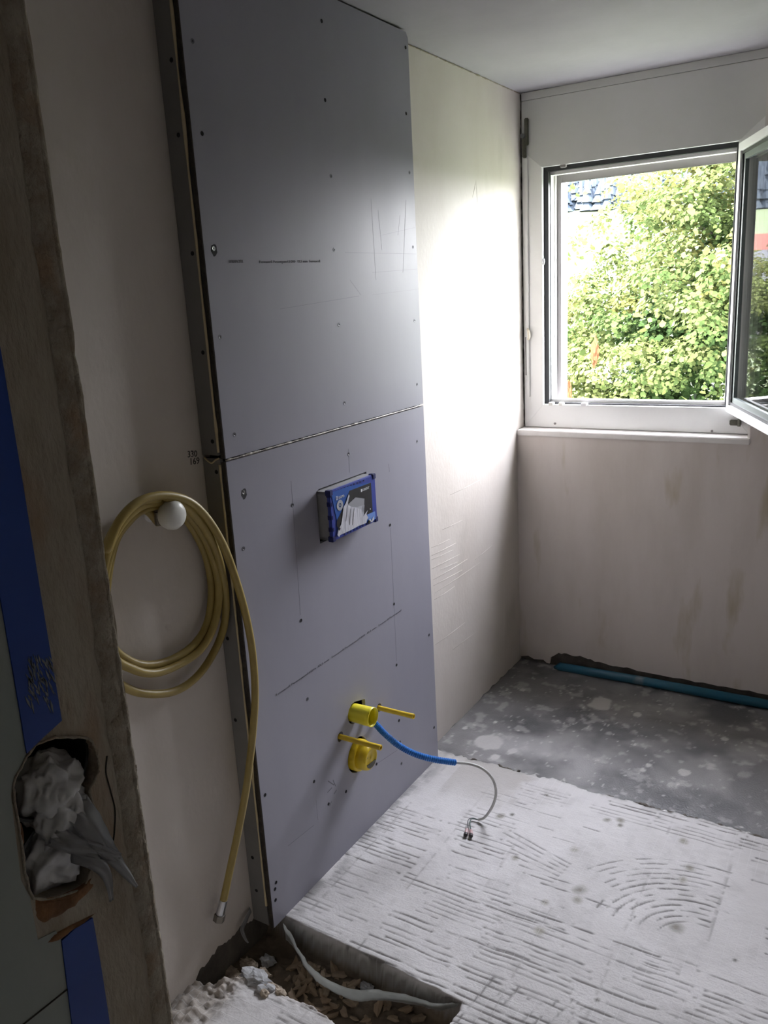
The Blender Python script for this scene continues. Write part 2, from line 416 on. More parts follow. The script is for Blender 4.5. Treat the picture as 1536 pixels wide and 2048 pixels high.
# far side of the room and the hall the photographer stands in
struct('wall_right', B(1.98, -2.8, -.4, 2.15, 2.25, H), M['hall'])
struct('wall_rear', B(-.36, -2.9, -.4, 2.15, -2.75, H), M['hall'])
struct('wall_hall', B(-.36, -2.75, -.4, .35, -1.55, H), M['hall'])

# ------------------------------------------------------------------ floor (one height field: adhesive bed, old slab, trench)
def vnoise(x, y, s):
    xi = np.floor(x).astype(int); yi = np.floor(y).astype(int); fx = x - xi; fy = y - yi
    fx = fx * fx * (3 - 2 * fx); fy = fy * fy * (3 - 2 * fy)
    def h(a, b):
        n = (a * 374761393 + b * 668265263 + s * 982451653) & 0xffffffff
        n = ((n ^ (n >> 13)) * 1274126177) & 0xffffffff
        return ((n ^ (n >> 16)) & 0xffff) / 65535.0
    a = h(xi, yi) * (1 - fx) + h(xi + 1, yi) * fx
    b = h(xi, yi + 1) * (1 - fx) + h(xi + 1, yi + 1) * fx
    return a * (1 - fy) + b * fy
def fbm(x, y, s, o=4):
    t = 0; a = .5; n = 0
    for k in range(o):
        t = t + a * vnoise(x * 2 ** k, y * 2 ** k, s + k); n += a; a *= .5
    return t / n
xs = np.arange(-.09, 1.50, .0048)
ys = np.concatenate([np.arange(-1.0, -.25, .006), np.arange(-.25, 1.08, .0024), np.arange(1.08, 2.0, .009)])
X, Y = np.meshgrid(xs, ys)
Z = np.zeros_like(X); T = np.zeros(X.shape + (3,)); SH = np.full(X.shape, .75); WF = np.zeros_like(X)
groove = np.zeros_like(X)
def seg_line(x0, y0, x1, y1, s, wd=.0025, wob=.0):
    global groove
    pad = .012
    i0, i1 = np.searchsorted(xs, [min(x0, x1) - pad, max(x0, x1) + pad]); j0, j1 = np.searchsorted(ys, [min(y0, y1) - pad, max(y0, y1) + pad])
    if i1 - i0 < 2 or j1 - j0 < 2: return
    sx_, sy_ = X[j0:j1, i0:i1], Y[j0:j1, i0:i1]
    L = math.hypot(x1 - x0, y1 - y0) + 1e-9; ux, uy = (x1 - x0) / L, (y1 - y0) / L
    a = np.clip((sx_ - x0) * ux + (sy_ - y0) * uy, 0, L)
    d = np.hypot(sx_ - x0 - a * ux, sy_ - y0 - a * uy + wob * (vnoise(sx_ * 16, sy_ * 4, 31) - .5))
    k = s * np.exp(-(d / (wd * (.7 + .7 * vnoise(sx_ * 45, sy_ * 45, 43)))) ** 2) * np.clip(2.2 * vnoise(sx_ * 34 + 7, sy_ * 60, 41) - .3, .06, 1)
    for ex in (0.0, L):
        if s > .35 and L > .08: k = np.maximum(k, .75 * s * np.exp(-(np.hypot(sx_ - x0 - ex * ux, sy_ - y0 - ex * uy) / .0045) ** 2))
    groove[j0:j1, i0:i1] = np.maximum(groove[j0:j1, i0:i1], k)
arc_c = (1.03, .40)
def in_arc(x, y): return (abs(x - .90) < .22 and .42 < y < .92)
xb = -.07; cols = []
while xb < 1.5:
    wdt = random.uniform(.19, .32); cols.append((xb, xb + wdt)); xb += wdt + .008
for (x0, x1) in cols:
    y = -.95 + random.uniform(0, .04)
    while y < 1.0:
        n = random.randint(4, 13); pres = random.random() < .88
        a = x0 + random.uniform(0, .45) * (x1 - x0) * (random.random() < .7); b = x1 - random.uniform(0, .35) * (x1 - x0) * (random.random() < .5)
        st = random.uniform(.45, 1.0)
        for k in range(n):
            y += .0178 + random.uniform(-.0012, .0012)
            if not pres or random.random() < .1: continue
            aa = a + random.uniform(-.02, .02); bb = b + random.uniform(-.02, .025)
            if random.random() < .2: bb = aa + (bb - aa) * random.uniform(.3, .7)
            if aa < 1.13 and bb > .70 and .40 < y < .90 and random.random() < .93: continue
            if (aa + bb) / 2 < .30 and y > .68: continue
            tilt = random.uniform(-.002, .002)
            seg_line(aa, y, bb, y + tilt, st * random.uniform(.6, 1.0), wob=.005)
        y += random.uniform(.005, .03)
for y in (-.30, -.17, .02, .115, .21, .33, .38):      # long comb strokes
    a = random.uniform(.2, .5)
    for k in range(random.randint(1, 3)):
        seg_line(a, y + .018 * k, a + random.uniform(.45, .9), y + .018 * k + random.uniform(-.015, .01), random.uniform(.5, 1), wob=.006)
for k in range(13):                                                    # fan-shaped comb strokes
    rr = .09 + .021 * k
    a0, a1 = math.radians(random.uniform(70, 95)), math.radians(random.uniform(150, 178))
    st = random.uniform(.4, .95)
    for j in range(10):
        if random.random() < .22: continue
        t0 = a0 + (a1 - a0) * j / 10; t1 = a0 + (a1 - a0) * (j + 1) / 10
        seg_line(arc_c[0] + rr * math.cos(t0) * 1.15, arc_c[1] + .06 + rr * math.sin(t0), arc_c[0] + rr * math.cos(t1) * 1.15, arc_c[1] + .06 + rr * math.sin(t1), st)
for k in range(7):                                                     # a stroke fan left of it
    a = at(1000 + 8 * k, 1650 + 16 * k, 2, 0); b = at(1140 - 6 * k, 1728 + 6 * k, 2, 0)
    seg_line(a.x, a.y, b.x, b.y, .55)
for k in range(8):                                                     # cross strokes near the trench end
    a = at(935 + 26 * k, 2000 + 4 * k, 2, 0); b = at(985 + 26 * k, 1960 + 8 * k, 2, 0)
    seg_line(a.x, a.y - .10, b.x, b.y + random.uniform(-.03, .02), random.uniform(.4, .9), wob=.01)
for x in np.arange(.05, 1.5, .2):                                       # tile joints printed across
    for y in np.arange(-.3, 1.0, .2):
        if random.random() < .55: seg_line(x + random.uniform(-.004, .004), y, x, y + .18, random.uniform(.15, .45), wd=.0035, wob=.006)

nA = fbm(X * 6, Y * 6, 11); nB = fbm(X * 25, Y * 25, 21); nC = fbm(X * 80, Y * 80, 5, 3)
# step between adhesive bed and old slab
edge = 1.03 + .03 * (fbm(X * 9, Y * 2, 3) - .5) + .024 * (fbm(X * 55, Y * 40, 9, 2) - .5)
bed = 1 / (1 + np.exp((Y - edge) / .0016))
# trench outline
front = np.interp(X, [-.09, -.03, .04, .09, .15, .22, .30, .345, .45, .56], [-.235, -.215, -.175, -.145, -.165, -.160, -.168, -.178, -.20, -.22]) + .016 * (fbm(X * 30, Y * 3, 61) - .5)
back = np.interp(X, [-.09, -.006, .05, .2, .35, .45, .57], [.07, .045, .040, .036, .030, .022, .012]) + .010 * (fbm(X * 26, Y * 3, 62) - .5)
right = .565 + .02 * (fbm(X * 5, Y * 30, 63) - .5)
def sg(t, k=.0016): return 1 / (1 + np.exp(-np.clip(t / k, -40, 40)))
tr = sg(Y - front) * sg(back - Y) * sg(right - X)
Zbed = -.0026 * groove + .0026 * (nA - .5) + .0014 * (nB - .5) + .0008 * (nC - .5)
Zslab = -.020 + .003 * (nA - .5) + .0009 * (nC - .5)
Z = Zbed * bed + Zslab * (1 - bed)
Ztr = -.088 + .03 * (nA - .5) + .02 * (nB - .5) + .008 * (nC - .5)
Z = Z + .007 * np.exp(-((Y - edge) / .007) ** 2) * (nC - .35)
Z = Z * (1 - tr) + Ztr * tr
# crumbled corner of the front strip beside the wall
crumb = np.clip(sg(.06 - X + (nA - .5) * .12, .02) * sg(Y + .40 - X * .5, .02) * sg(front + .003 - Y, .002) + .9 * np.exp(-np.clip(front - Y, 0, 1) / .012) * (X < .6) * (Y < front + .004), 0, 1)
Z = Z + crumb * (.034 * (nB - .5) + .022 * (nC - .5) - .004) * (1 - tr)
white = np.array([.66, .645, .645]); white2 = np.array([.55, .535, .53]); dark = np.array([.15, .14, .135])
grey = np.array([.105, .105, .11]); grey2 = np.array([.185, .18, .183]); brown = np.array([.17, .135, .10])
mixw = np.clip((nA - .38) / .3, 0, 1)[..., None]
Tb = white * (1 - mixw * .75) + white2 * mixw * .75
Tb = Tb * (1 - .10 * np.clip((nB - .55) / .2, 0, 1))[..., None]
gk = np.clip(groove * 1.9 - .06, 0, 1) * .90
Tb = Tb * (1 - gk[..., None]) + dark * gk[..., None]  # bare base in the grooves and their shade, both painted dark
# smooth grey patch beside the boxing, and dirt in its corner
gp = sg(.335 - X + .05 * (nB - .5) * 2 + (Y - .85) * .15, .012) * sg(Y - .86 - .12 * (X < .1) + .10 * (nA - .5) * 2, .05)
Tb = Tb * (1 - gp[..., None]) + np.array([.44, .42, .40]) * gp[..., None]
dirt = np.clip(1 - (X + .0) / (.030 + .05 * nA), 0, 1) * (Y > 0.03)
Tb = Tb * (1 - .55 * dirt * np.clip((nB - .3) / .3, 0, 1))[..., None]
for (px, py, rr, cc) in [(1160, 1780, .020, .4), (1350, 1855, .020, .4), (1215, 1640, .012, .35), (1240, 1640, .012, .4), (1240, 1650, .008, .3), (1000, 1632, .014, .4), (1025, 1629, .008, .2),
                         (1093, 1590, .008, .3), (1150, 1700, .016, .6), (1365, 1682, .014, .5), (1380, 1735, .016, .45), (1365, 1760, .014, .5), (1030, 1715, .012, .5), (1080, 1862, .014, .6),
                         (1470, 1920, .007, .15), (1195, 2000, .006, .2), (1090, 1805, .012, .5), (1155, 1800, .016, .5)]:
    c = at(px, py, 2, 0); dd = np.hypot(X - c.x, (Y - c.y) * .9) / rr + 1.2 * (nB - .5)
    k = np.clip(1.25 - dd, 0, 1)[..., None]
    Tb = Tb * (1 - k) + Tb * np.array([cc, cc * .97, cc * .82]) * k
Ts = grey * (1 - np.clip((nA - .4) / .25, 0, 1)[..., None]) + grey2 * np.clip((nA - .4) / .25, 0, 1)[..., None]
spl = .42 * np.clip((fbm(X * 24, Y * 24, 77, 4) - .62) / .10, 0, 1) + .75 * np.clip((fbm(X * 75, Y * 75, 79, 2) - .80) / .05, 0, 1) * np.clip((fbm(X * 5, Y * 5, 76, 2) - .4) / .1, 0, 1)
spl = np.clip(spl + .32 * np.clip((fbm(X * 4.5, Y * 4.5, 75, 4) - .5) / .16, 0, 1), 0, 1)
for (px, py, rr) in [(978, 1482, .050), (1200, 1408, .045), (1025, 1502, .016), (1045, 1380, .016), (1275, 1430, .02), (930, 1456, .010), (948, 1450, .008), (990, 1445, .010), (1297, 1530, .012), (1285, 1540, .010), (990, 1515, .016), (1450, 1478, .012), (1370, 1545, .02)]:
    c = at(px, py, 2, -.02); dd = np.hypot((X - c.x), (Y - c.y) * .8) / rr + .9 * (nB - .5)
    spl = np.maximum(spl, np.clip((1.1 - dd) * 5, 0, 1) * (.9 if rr < .03 else .8))
Ts = Ts * (1 - spl[..., None]) + np.array([.54, .525, .51]) * spl[..., None]
lit_zone = np.exp(-((X - .33) / .30) ** 2 - ((Y - 1.20) / .17) ** 2) * np.clip((fbm(X * 8, Y * 8, 91, 4) - .25) / .35, 0, 1)      # skylight on the slab painted as a pale, dusty patch
Ts = Ts * (1 - .72 * lit_zone[..., None]) + np.array([.46, .45, .45]) * .72 * lit_zone[..., None]
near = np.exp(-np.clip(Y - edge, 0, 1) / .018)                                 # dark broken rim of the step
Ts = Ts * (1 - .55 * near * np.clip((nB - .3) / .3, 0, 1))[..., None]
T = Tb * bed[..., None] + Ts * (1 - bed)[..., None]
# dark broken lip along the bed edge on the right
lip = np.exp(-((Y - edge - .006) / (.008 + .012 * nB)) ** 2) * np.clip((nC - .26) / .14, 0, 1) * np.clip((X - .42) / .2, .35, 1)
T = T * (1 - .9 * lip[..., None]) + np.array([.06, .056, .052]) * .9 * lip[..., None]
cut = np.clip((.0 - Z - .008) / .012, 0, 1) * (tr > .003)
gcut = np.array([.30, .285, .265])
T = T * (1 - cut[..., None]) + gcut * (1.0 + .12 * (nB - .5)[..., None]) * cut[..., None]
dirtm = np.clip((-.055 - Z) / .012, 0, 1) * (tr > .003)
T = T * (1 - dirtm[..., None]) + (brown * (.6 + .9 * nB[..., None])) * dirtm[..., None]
cr = (crumb * (1 - tr))[..., None]
T = T * (1 - cr * .8) + (np.array([.34, .29, .235]) * (.35 + 1.2 * nC[..., None])) * cr * .8
gl = (sg(-.03 - X * .45 - (Y + .27) * .0 - np.clip(-.36 - Y, -1, 1) * .0, .02) * (Y < -.26))[..., None]     # grimy strip along the left wall
T = T * (1 - gl * .7) + np.array([.13, .12, .11]) * gl * .7
SH = .66 * bed + (.34 + .2 * (nA - .3)) * (1 - bed) + .2 * spl * (1 - bed); SH = np.where(tr > .05, .95, SH)
WF = bed * (1 - tr) * np.clip((fbm(X * 4, Y * 4, 88, 2) - .35) / .15, 0, 1) * (1 - gp)
ny, nx = X.shape
vv = np.stack([X, Y, Z], -1).reshape(-1, 3)
idx = np.arange(ny * nx).reshape(ny, nx)
fq = np.stack([idx[:-1, :-1], idx[:-1, 1:], idx[1:, 1:], idx[1:, :-1]], -1).reshape(-1, 4)
me = bpy.data.meshes.new('floor')
me.vertices.add(len(vv)); me.vertices.foreach_set('co', vv.ravel())
me.loops.add(fq.size); me.loops.foreach_set('vertex_index', fq.ravel().astype(np.int32))
me.polygons.add(len(fq)); me.polygons.foreach_set('loop_start', np.arange(0, fq.size, 4, dtype=np.int32)); me.polygons.foreach_set('loop_total', np.full(len(fq), 4, dtype=np.int32))
me.update(); me.validate()
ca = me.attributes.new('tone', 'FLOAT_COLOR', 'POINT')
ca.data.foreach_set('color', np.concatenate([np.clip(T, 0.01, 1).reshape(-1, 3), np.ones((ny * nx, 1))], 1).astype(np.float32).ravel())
for nm, A in (('sheen', SH), ('waffle', WF)):
    q = me.attributes.new(nm, 'FLOAT', 'POINT'); q.data.foreach_set('value', A.astype(np.float32).ravel())
me.polygons.foreach_set('use_smooth', np.ones(len(fq), dtype=bool))
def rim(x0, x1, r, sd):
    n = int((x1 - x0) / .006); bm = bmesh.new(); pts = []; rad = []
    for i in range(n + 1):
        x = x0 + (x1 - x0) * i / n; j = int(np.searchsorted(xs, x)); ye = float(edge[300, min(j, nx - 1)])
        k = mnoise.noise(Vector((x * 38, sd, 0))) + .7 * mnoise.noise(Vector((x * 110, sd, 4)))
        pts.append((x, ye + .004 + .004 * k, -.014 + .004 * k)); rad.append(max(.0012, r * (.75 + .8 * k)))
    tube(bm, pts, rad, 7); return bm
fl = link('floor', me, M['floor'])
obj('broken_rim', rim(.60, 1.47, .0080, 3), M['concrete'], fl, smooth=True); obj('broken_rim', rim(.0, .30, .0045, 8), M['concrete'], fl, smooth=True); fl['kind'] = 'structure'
fl['label'] = 'pale adhesive bed with comb marks, old grey slab by the window and a trench'
struct('floor', B(-.36, -2.9, -.4, 2.15, 2.25, -.16), M['concrete'])
bm = bmesh.new(); box(bm, 1.49, -1.0, -.14, 1.98, YP + .01, -.006); box(bm, -.30, -2.75, -.14, 1.98, -.99, -.006)
struct('floor', bm, M['lump_grey'])

# ------------------------------------------------------------------ window
WZ0, WZ1, WX0, WX1 = 1.182, 2.158, .022, .778       # clear opening of the fixed frame
win = bpy.data.objects.new('window_1', None); COL.objects.link(win); win.location = (.40, YF, 1.07); win['kind'] = 'structure'
win['label'] = 'white plastic window frame with its sash swung open into the room'
FX0, FX1, FZ0, FZ1 = -.064, .868, 1.082, 2.235
def mitre(name, q, y0, y1, m, parent, bev=.003):
    """frame member: q = four (x,z) corners"""
    bm = bmesh.new(); a = [bm.verts.new((x, y0, z)) for x, z in q]; b = [bm.verts.new((x, y1, z)) for x, z in q]
    bm.faces.new(a); bm.faces.new(list(reversed(b)))
    for i in range(4): bm.faces.new((a[i], a[(i + 1) % 4], b[(i + 1) % 4], b[i]))
    if bev: bmesh.ops.bevel(bm, geom=bm.edges[:], offset=bev, segments=2, affect='EDGES')
    return obj(name, bm, m, parent)
def ring(names, o, i, y0, y1, m, parent, bev=.0015, g=.0003):
    (ax0, az0, ax1, az1), (bx0, bz0, bx1, bz1) = o, i
    return [mitre(names[0], [(ax0, az0 + g), (bx0, bz0 + g), (bx0, bz1 - g), (ax0, az1 - g)], y0, y1, m, parent, bev),
            mitre(names[1], [(ax1, az0 + g), (bx1, bz0 + g), (bx1, bz1 - g), (ax1, az1 - g)], y0, y1, m, parent, bev),
            mitre(names[2], [(ax0 + g, az0), (ax1 - g, az0), (bx1 - g, bz0), (bx0 + g, bz0)], y0, y1, m, parent, bev),
            mitre(names[3], [(ax0 + g, az1), (ax1 - g, az1), (bx1 - g, bz1), (bx0 + g, bz1)], y0, y1, m, parent, bev)]
_fr = ring(['frame_stile', 'frame_stile', 'frame_rail', 'frame_rail'], (FX0, FZ0, FX1, FZ1), (WX0, WZ0, WX1, WZ1), YF, YF + .022, M['pvc'], win, .0006)
_fr[3].data.materials[0] = M['header']
ring(['gasket'] * 4, (WX0 - .004, WZ0 - .004, WX1 + .004, WZ1 + .004), (WX0 + .020, WZ0 + .006, WX1 - .008, WZ1 - .018), YF + .022, YF + .044, M['gasket'], win, 0)
ring(['frame_rebate'] * 4, (FX0, FZ0, FX1, FZ1), (WX0 + .023, WZ0 + .019, WX1 - .014, WZ1 - .030), YF + .044, YF + .078, M['pvc'], win, 0)
obj('guide_rail', B(.046, YF + .095, 1.13, .070, YF + .135, 2.2, bev=.002), M['rail'], win)
obj('guide_rail', B(.782, YF + .095, 1.13, .80, YF + .135, 2.2, bev=.002), M['rail'], win)
obj('shutter_slat', B(.04, YF + .10, 2.100, .80, YF + .115, 2.16, bev=.003), M['rail'], win)
obj('outer_ledge', B(.03, YF + .08, 1.13, .80, YF + .26, 1.176, bev=.004), M['pvc'], win)
# shutter box cover above the frame
obj('header_panel', B(FX0, YF + .0002, FZ1, 1.0, YF + .04, 2.418), M['header'], win)
obj('header_strip', B(FX0, YF - .001, 2.4195, 1.0, YF + .04, 2.449, bev=.001), M['header'], win)
# fittings
sb = at(1052, 277, 1, YF - .004)
obj('tilt_bracket', B(sb.x - .004, YF - .016, sb.z - .028, sb.x + .013, YF - .004, sb.z + .076, bev=.003), M['bracket'], win, )
obj('tilt_bracket', B(sb.x - .013, YF - .018, sb.z - .075, sb.x + .003, YF - .004, sb.z + .012, bev=.004), M['bracket'], win)
bm = bmesh.new(); tube(bm, [(sb.x - .006, YF - .03, sb.z + .008), (sb.x - .006, YF - .014, sb.z + .008)], .009, 12); obj('bracket_bolt', bm, M['screw'], win, smooth=False)
obj('rod_cover', B(-.050, YF - .010, 1.215, -.038, YF, sb.z - .077, bev=.002), M['pvc'], win)
obj('rod_guide', B(-.056, YF - .0085, 1.31, -.049, YF, 1.475, bev=.001), M['rail'], win)
la = at(1057, 668, 1, YF - .01)
bm = bmesh.new(); tube(bm, catmull([(la.x - .004, YF - .008, la.z + .02), (la.x + .004, YF - .02, la.z + .012), (la.x + .006, YF - .02, la.z - .01), (la.x - .002, YF - .008, la.z - .022)], 4), .006, 10)
obj('lever_catch', bm, M['cream'], win, smooth=True)
st = at(1081, 524, 1, YF)
bm = bmesh.new(); lump(bm, (WX0 + .003, YF + .004, st.z), .010, .1, 2, 2, (.7, .8, 1.6)); obj('striker', bm, M['chrome'], win, smooth=True)
t_ = at(1125, 322, 1, YF); obj('striker', B(t_.x - .012, YF + .002, WZ1 - .011, t_.x + .012, YF + .02, WZ1 + .001, bev=.002), M['rail'], win)
for px in (1102, 1122, 1168):
    q = at(px, 815, 1, YF)
    obj('drain_clip', B(q.x - (.010 if px < 1160 else .013), YF - .006, WZ0 - .004, q.x + (.010 if px < 1160 else .013), YF + .02, WZ0 + .010, bev=.002), M['putty' if px > 1160 else 'knob'], win)
for (px, py) in ((1110, 847), (1424, 862)):
    q = at(px, py, 1, YF); bm = bmesh.new(); tube(bm, [(q.x, YF - .003, q.z), (q.x, YF + .002, q.z)], .005, 10); obj('screw_cap', bm, M['rail'], win)
# hinge
hg = at(1471, 846, 1, YF - .01)
bm = bmesh.new(); box(bm, hg.x - .022, YF - .014, hg.z - .010, hg.x + .02, YF, hg.z + .012, bev=.003); tube(bm, [(hg.x + .014, YF - .016, hg.z - .012), (hg.x + .014, YF - .016, hg.z + .05)], .006, 10)
obj('hinge', bm, M['bracket'], win)
# sash: hinged on the right, swung inwards
ANG = math.radians(113)
hx, hy = .792, YF - .020
cdx, cdy = -math.cos(ANG), -math.sin(ANG)            # direction of the sash from hinge to free edge
nxx, nyy = -math.sin(ANG), math.cos(ANG)             # outer face normal
SZ0, SZ1, SWD, STK = 1.168, 2.150, .77, .062
def S(u, n, z): return Vector((hx + u * cdx + n * nxx, hy + u * cdy + n * nyy, z))
def sash_mem(q, n0, n1, name, m, parent, bev=.002):
    bm = bmesh.new(); a = [bm.verts.new(S(u, n0, z)) for u, z in q]; b = [bm.verts.new(S(u, n1, z)) for u, z in q]
    bm.faces.new(a); bm.faces.new(list(reversed(b)))
    for i in range(4): bm.faces.new((a[i], a[(i + 1) % 4], b[(i + 1) % 4], b[i]))
    if bev: bmesh.ops.bevel(bm, geom=bm.edges[:], offset=bev, segments=2, affect='EDGES')
    return obj(name, bm, m, parent)
def sash_ring(name, o, i, n0, n1, m, parent, into=None):
    (a0, c0, a1, c1), (b0, d0, b1, d1) = o, i
    Q = [[(a0, c0), (b0, d0), (b0, d1), (a0, c1)], [(a1, c0), (b1, d0), (b1, d1), (a1, c1)], [(a0, c0), (a1, c0), (b1, d0), (b0, d0)], [(a0, c1), (a1, c1), (b1, d1), (b0, d1)]]
    bm = bmesh.new()
    for q in Q:
        a = [bm.verts.new(S(u, n0, z)) for u, z in q]; b = [bm.verts.new(S(u, n1, z)) for u, z in q]
        bm.faces.new(a); bm.faces.new(list(reversed(b)))
        for k in range(4): bm.faces.new((a[k], a[(k + 1) % 4], b[(k + 1) % 4], b[k]))
    return obj(name, bm, m, parent)
sash = sash_ring('sash', (0, SZ0, SWD, SZ1), (.058, SZ0 + .058, SWD - .058, SZ1 - .058), -STK, 0, M['pvc'], win)
sash_ring('sash_lip', (.006, SZ0 + .006, SWD - .006, SZ1 - .006), (.034, SZ0 + .034, SWD - .034, SZ1 - .034), 0, .012, M['pvc'], sash)
sash_ring('sash_gasket', (.036, SZ0 + .036, SWD - .036, SZ1 - .036), (.046, SZ0 + .046, SWD - .046, SZ1 - .046), 0, .006, M['gasket'], sash)
sash_ring('glazing_bead', (.046, SZ0 + .046, SWD - .046, SZ1 - .046), (.066, SZ0 + .066, SWD - .066, SZ1 - .066), -.012, .001, M['sash_grey'], sash)
bm = bmesh.new(); bm.faces.new([bm.verts.new(S(u, -.02, z)) for u, z in ((.05, SZ0 + .05), (SWD - .05, SZ0 + .05), (SWD - .05, SZ1 - .05), (.05, SZ1 - .05))])
r = bmesh.ops.extrude_face_region(bm, geom=bm.faces[:], use_keep_orig=True); bmesh.ops.translate(bm, verts=[g for g in r['geom'] if isinstance(g, bmesh.types.BMVert)], vec=(-.018 * nxx, -.018 * nyy, 0))
obj('sash_glass', bm, M['glass'], sash)
# plaster ledge below the window
bm = bmesh.new(); box(bm, XW, YP - .006, 1.055, .884, YF + .04, 1.0795, bev=.003)
led = tag(obj('window_ledge', bm, M['sill'], win), 'plastered ledge under the window frame')

# ------------------------------------------------------------------ boxed-out pre-wall with its panels
PW = thing('boxed_prewall', 'tall grey boarded boxing on the left wall, with holes for pipes', 'pre-wall', (-.03, .49, -.01))
YR = .978; ZS = 1.322; PT = .0125
def yz(y, z): return Vector((0, y, z))
bm = bmesh.new()
plate(bm, [[(0, ZS + .004), (YR, ZS + .004), (YR, H - .022), (YR - .012, H - .007), (0, H - .007)]], yz, Vector((-PT, 0, 0)))
up = obj('front_panel', bm, M['panel'], PW); up['label'] = 'upper grey fibre board of the boxing'
box_hole = [(.347, 1.016), (.596, 1.016), (.606, 1.03), (.606, 1.170), (.36, 1.171), (.347, 1.166)]
cap_c = (.457, .437); dr_c = (.460, .290); rodA = (.374, .397); rodB = (.597, .386)
cap_hole = [p for p in circle2(*cap_c, .036, 26, .0012)]
cap_hole = [p for p in cap_hole if not (p[0] > cap_c[0] + .012 and p[1] > cap_c[1] - .002)]
i0 = max(range(len(cap_hole)), key=lambda k: math.atan2(cap_hole[k][1] - cap_c[1] + 0, cap_hole[k][0] - cap_c[0]) * 0 + (cap_hole[k][0] if cap_hole[k][1] > cap_c[1] else -9))
cap_hole = cap_hole[:i0] + [(.524, .402), (.524, .452)] + cap_hole[i0:] if False else cap_hole
# pull the notch corner out for the conduit
cap_hole.sort(key=lambda p: (math.atan2(p[1] - cap_c[1], p[0] - cap_c[0]) - .9) % (2 * math.pi))
cap_hole = [(.519, .455)] + cap_hole + [(.519, .404)]
bm = bmesh.new()
plate(bm, [[(0, -.003), (YR, -.003), (YR, ZS - .004), (0, ZS - .004)], box_hole, cap_hole, circle2(*dr_c, .057, 28, .001), circle2(*rodA, .0155, 14, .001), circle2(*rodB, .0155, 14, .001)],
      yz, Vector((-PT, 0, 0)))
lo_ = obj('front_panel', bm, M['panel'], PW); lo_['label'] = 'lower grey fibre board of the boxing, cut for pipes'
# left edges of the panels, their shade put into the dark colour
obj('panel_edge', B(-PT, -.0035, ZS + .004, -.0006, .0, H - .007), M['board_edge'], up)
obj('panel_edge', B(-PT, -.0035, -.003, -.0006, .0, ZS - .004), M['board_edge'], lo_)
# side boards, slightly short of the front
sp1 = obj('side_panel', B(-.0685, -.006, ZS + .012, -.0165, .006, H - .003), M['side_panel'], PW)
sp2 = obj('side_panel', B(-.0685, -.006, .004, -.0145, .006, ZS + .004), M['side_panel'], PW)
obj('side_panel', B(-.0685, YR - .0125, -.003, -PT, YR - .001, H - .007), M['side_panel'], PW)
obj('gap_shade', B(-.068, .004, H - .0075, -PT - .001, YR - .014, H - .002), M['board_edge'], PW)  # dark strip standing in for the shaded gap under the ceiling
obj('cavity_shade', B(-.0695, .02, .004, -.066, YR - .02, H - .02), M['dark_hole'], PW)  # dark sheet standing in for the unlit void behind the boards
# adhesive squeezed out along the edge
def bead(z0, z1, parent, seed):
    bm = bmesh.new(); n = int((z1 - z0) / .018); pts = []; rad = []
    for i in range(n + 1):
        z = z0 + (z1 - z0) * i / n
        k = mnoise.noise(Vector((z * 9, seed, 0))) + .5 * mnoise.noise(Vector((z * 31, seed, 3)))
        pts.append((-.0150 + .0012 * k, -.0068, z)); rad.append(max(.0014, .0030 + .0024 * k))
    tube(bm, pts, rad, 7); obj('adhesive_bead', bm, M['foam'], parent, smooth=True)
bead(ZS + .02, H - .02, PW, 1); bead(.07, ZS - .01, PW, 5)
bm = bmesh.new(); tube(bm, catmull([(-.062, -.0075, ZS + .006), (-.050, -.009, ZS - .002), (-.038, -.009, ZS - .006), (-.024, -.009, ZS + .002), (-.014, -.008, ZS + .006)], 5), .0022, 7); obj('adhesive_bead', bm, M['foam'], PW, smooth=True)
# filled joint between the two front panels
bm = bmesh.new(); pts = []; rad = []
for i in range(140):
    y = .0 + (YR - .002) * i / 139; k = mnoise.noise(Vector((y * 40, 3, 0))); k2 = mnoise.noise(Vector((y * 160, 9, 0)))
    pts.append((-.0006 + .0006 * k2, y, ZS + .0012 * k)); rad.append(.0026 + .0014 * k + .0012 * k2)
tube(bm, pts, [max(.001, r) for r in rad], 8); obj('joint_bead', bm, M['seam'], PW, smooth=True)

# screws: three shared meshes
def screw_mesh(kind):
    bm = bmesh.new()
    R0 = {'s': .0052, 'b': .0054, 'h': .0050}[kind]
    lathe_x(bm, 0, 0, [(.0001, R0), (.0007, R0), (.0008, R0 * .75), (.0002, R0 * .35)], 14)
    me = bpy.data.meshes.new('screw'); bmesh.ops.recalc_face_normals(bm, faces=bm.faces[:])
    for f in bm.faces:
        c = f.calc_center_median(); f.material_index = 1 if math.hypot(c.y, c.z) < R0 * .45 else (2 if math.hypot(c.y, c.z) > R0 * .9 else 0)
    if kind == 'b':                                           # torn board around the head
        n = 13; vs = [bm.verts.new((.0003, .0015 + math.cos(2 * math.pi * k / n) * (.0088 + .003 * ((k * 7) % 5) / 5), -.003 + math.sin(2 * math.pi * k / n) * (.011 + .006 * ((k * 3) % 4) / 4))) for k in range(n)]
        f = bm.faces.new(vs); f.material_index = 2
        r = bmesh.ops.extrude_face_region(bm, geom=[f], use_keep_orig=True); bmesh.ops.translate(bm, verts=[g for g in r['geom'] if isinstance(g, bmesh.types.BMVert)], vec=(-.0006, 0, 0))
        for f in bm.faces:
            if all(abs(v.co.x) < .00035 for v in f.verts) and len(f.verts) == n: f.material_index = 2
    bm.to_mesh(me); bm.free()
    mats = {'s': (M['screw'], M['screw_slot'], M['screw_ring']), 'b': (M['chrome'], M['screw_slot'], M['screw_ring']), 'h': (M['screw_slot'], M['screw_slot'], M['screw_slot'])}[kind]
    for m in mats: me.materials.append(m)
    return me
SM = {k: screw_mesh(k) for k in 'sbh'}
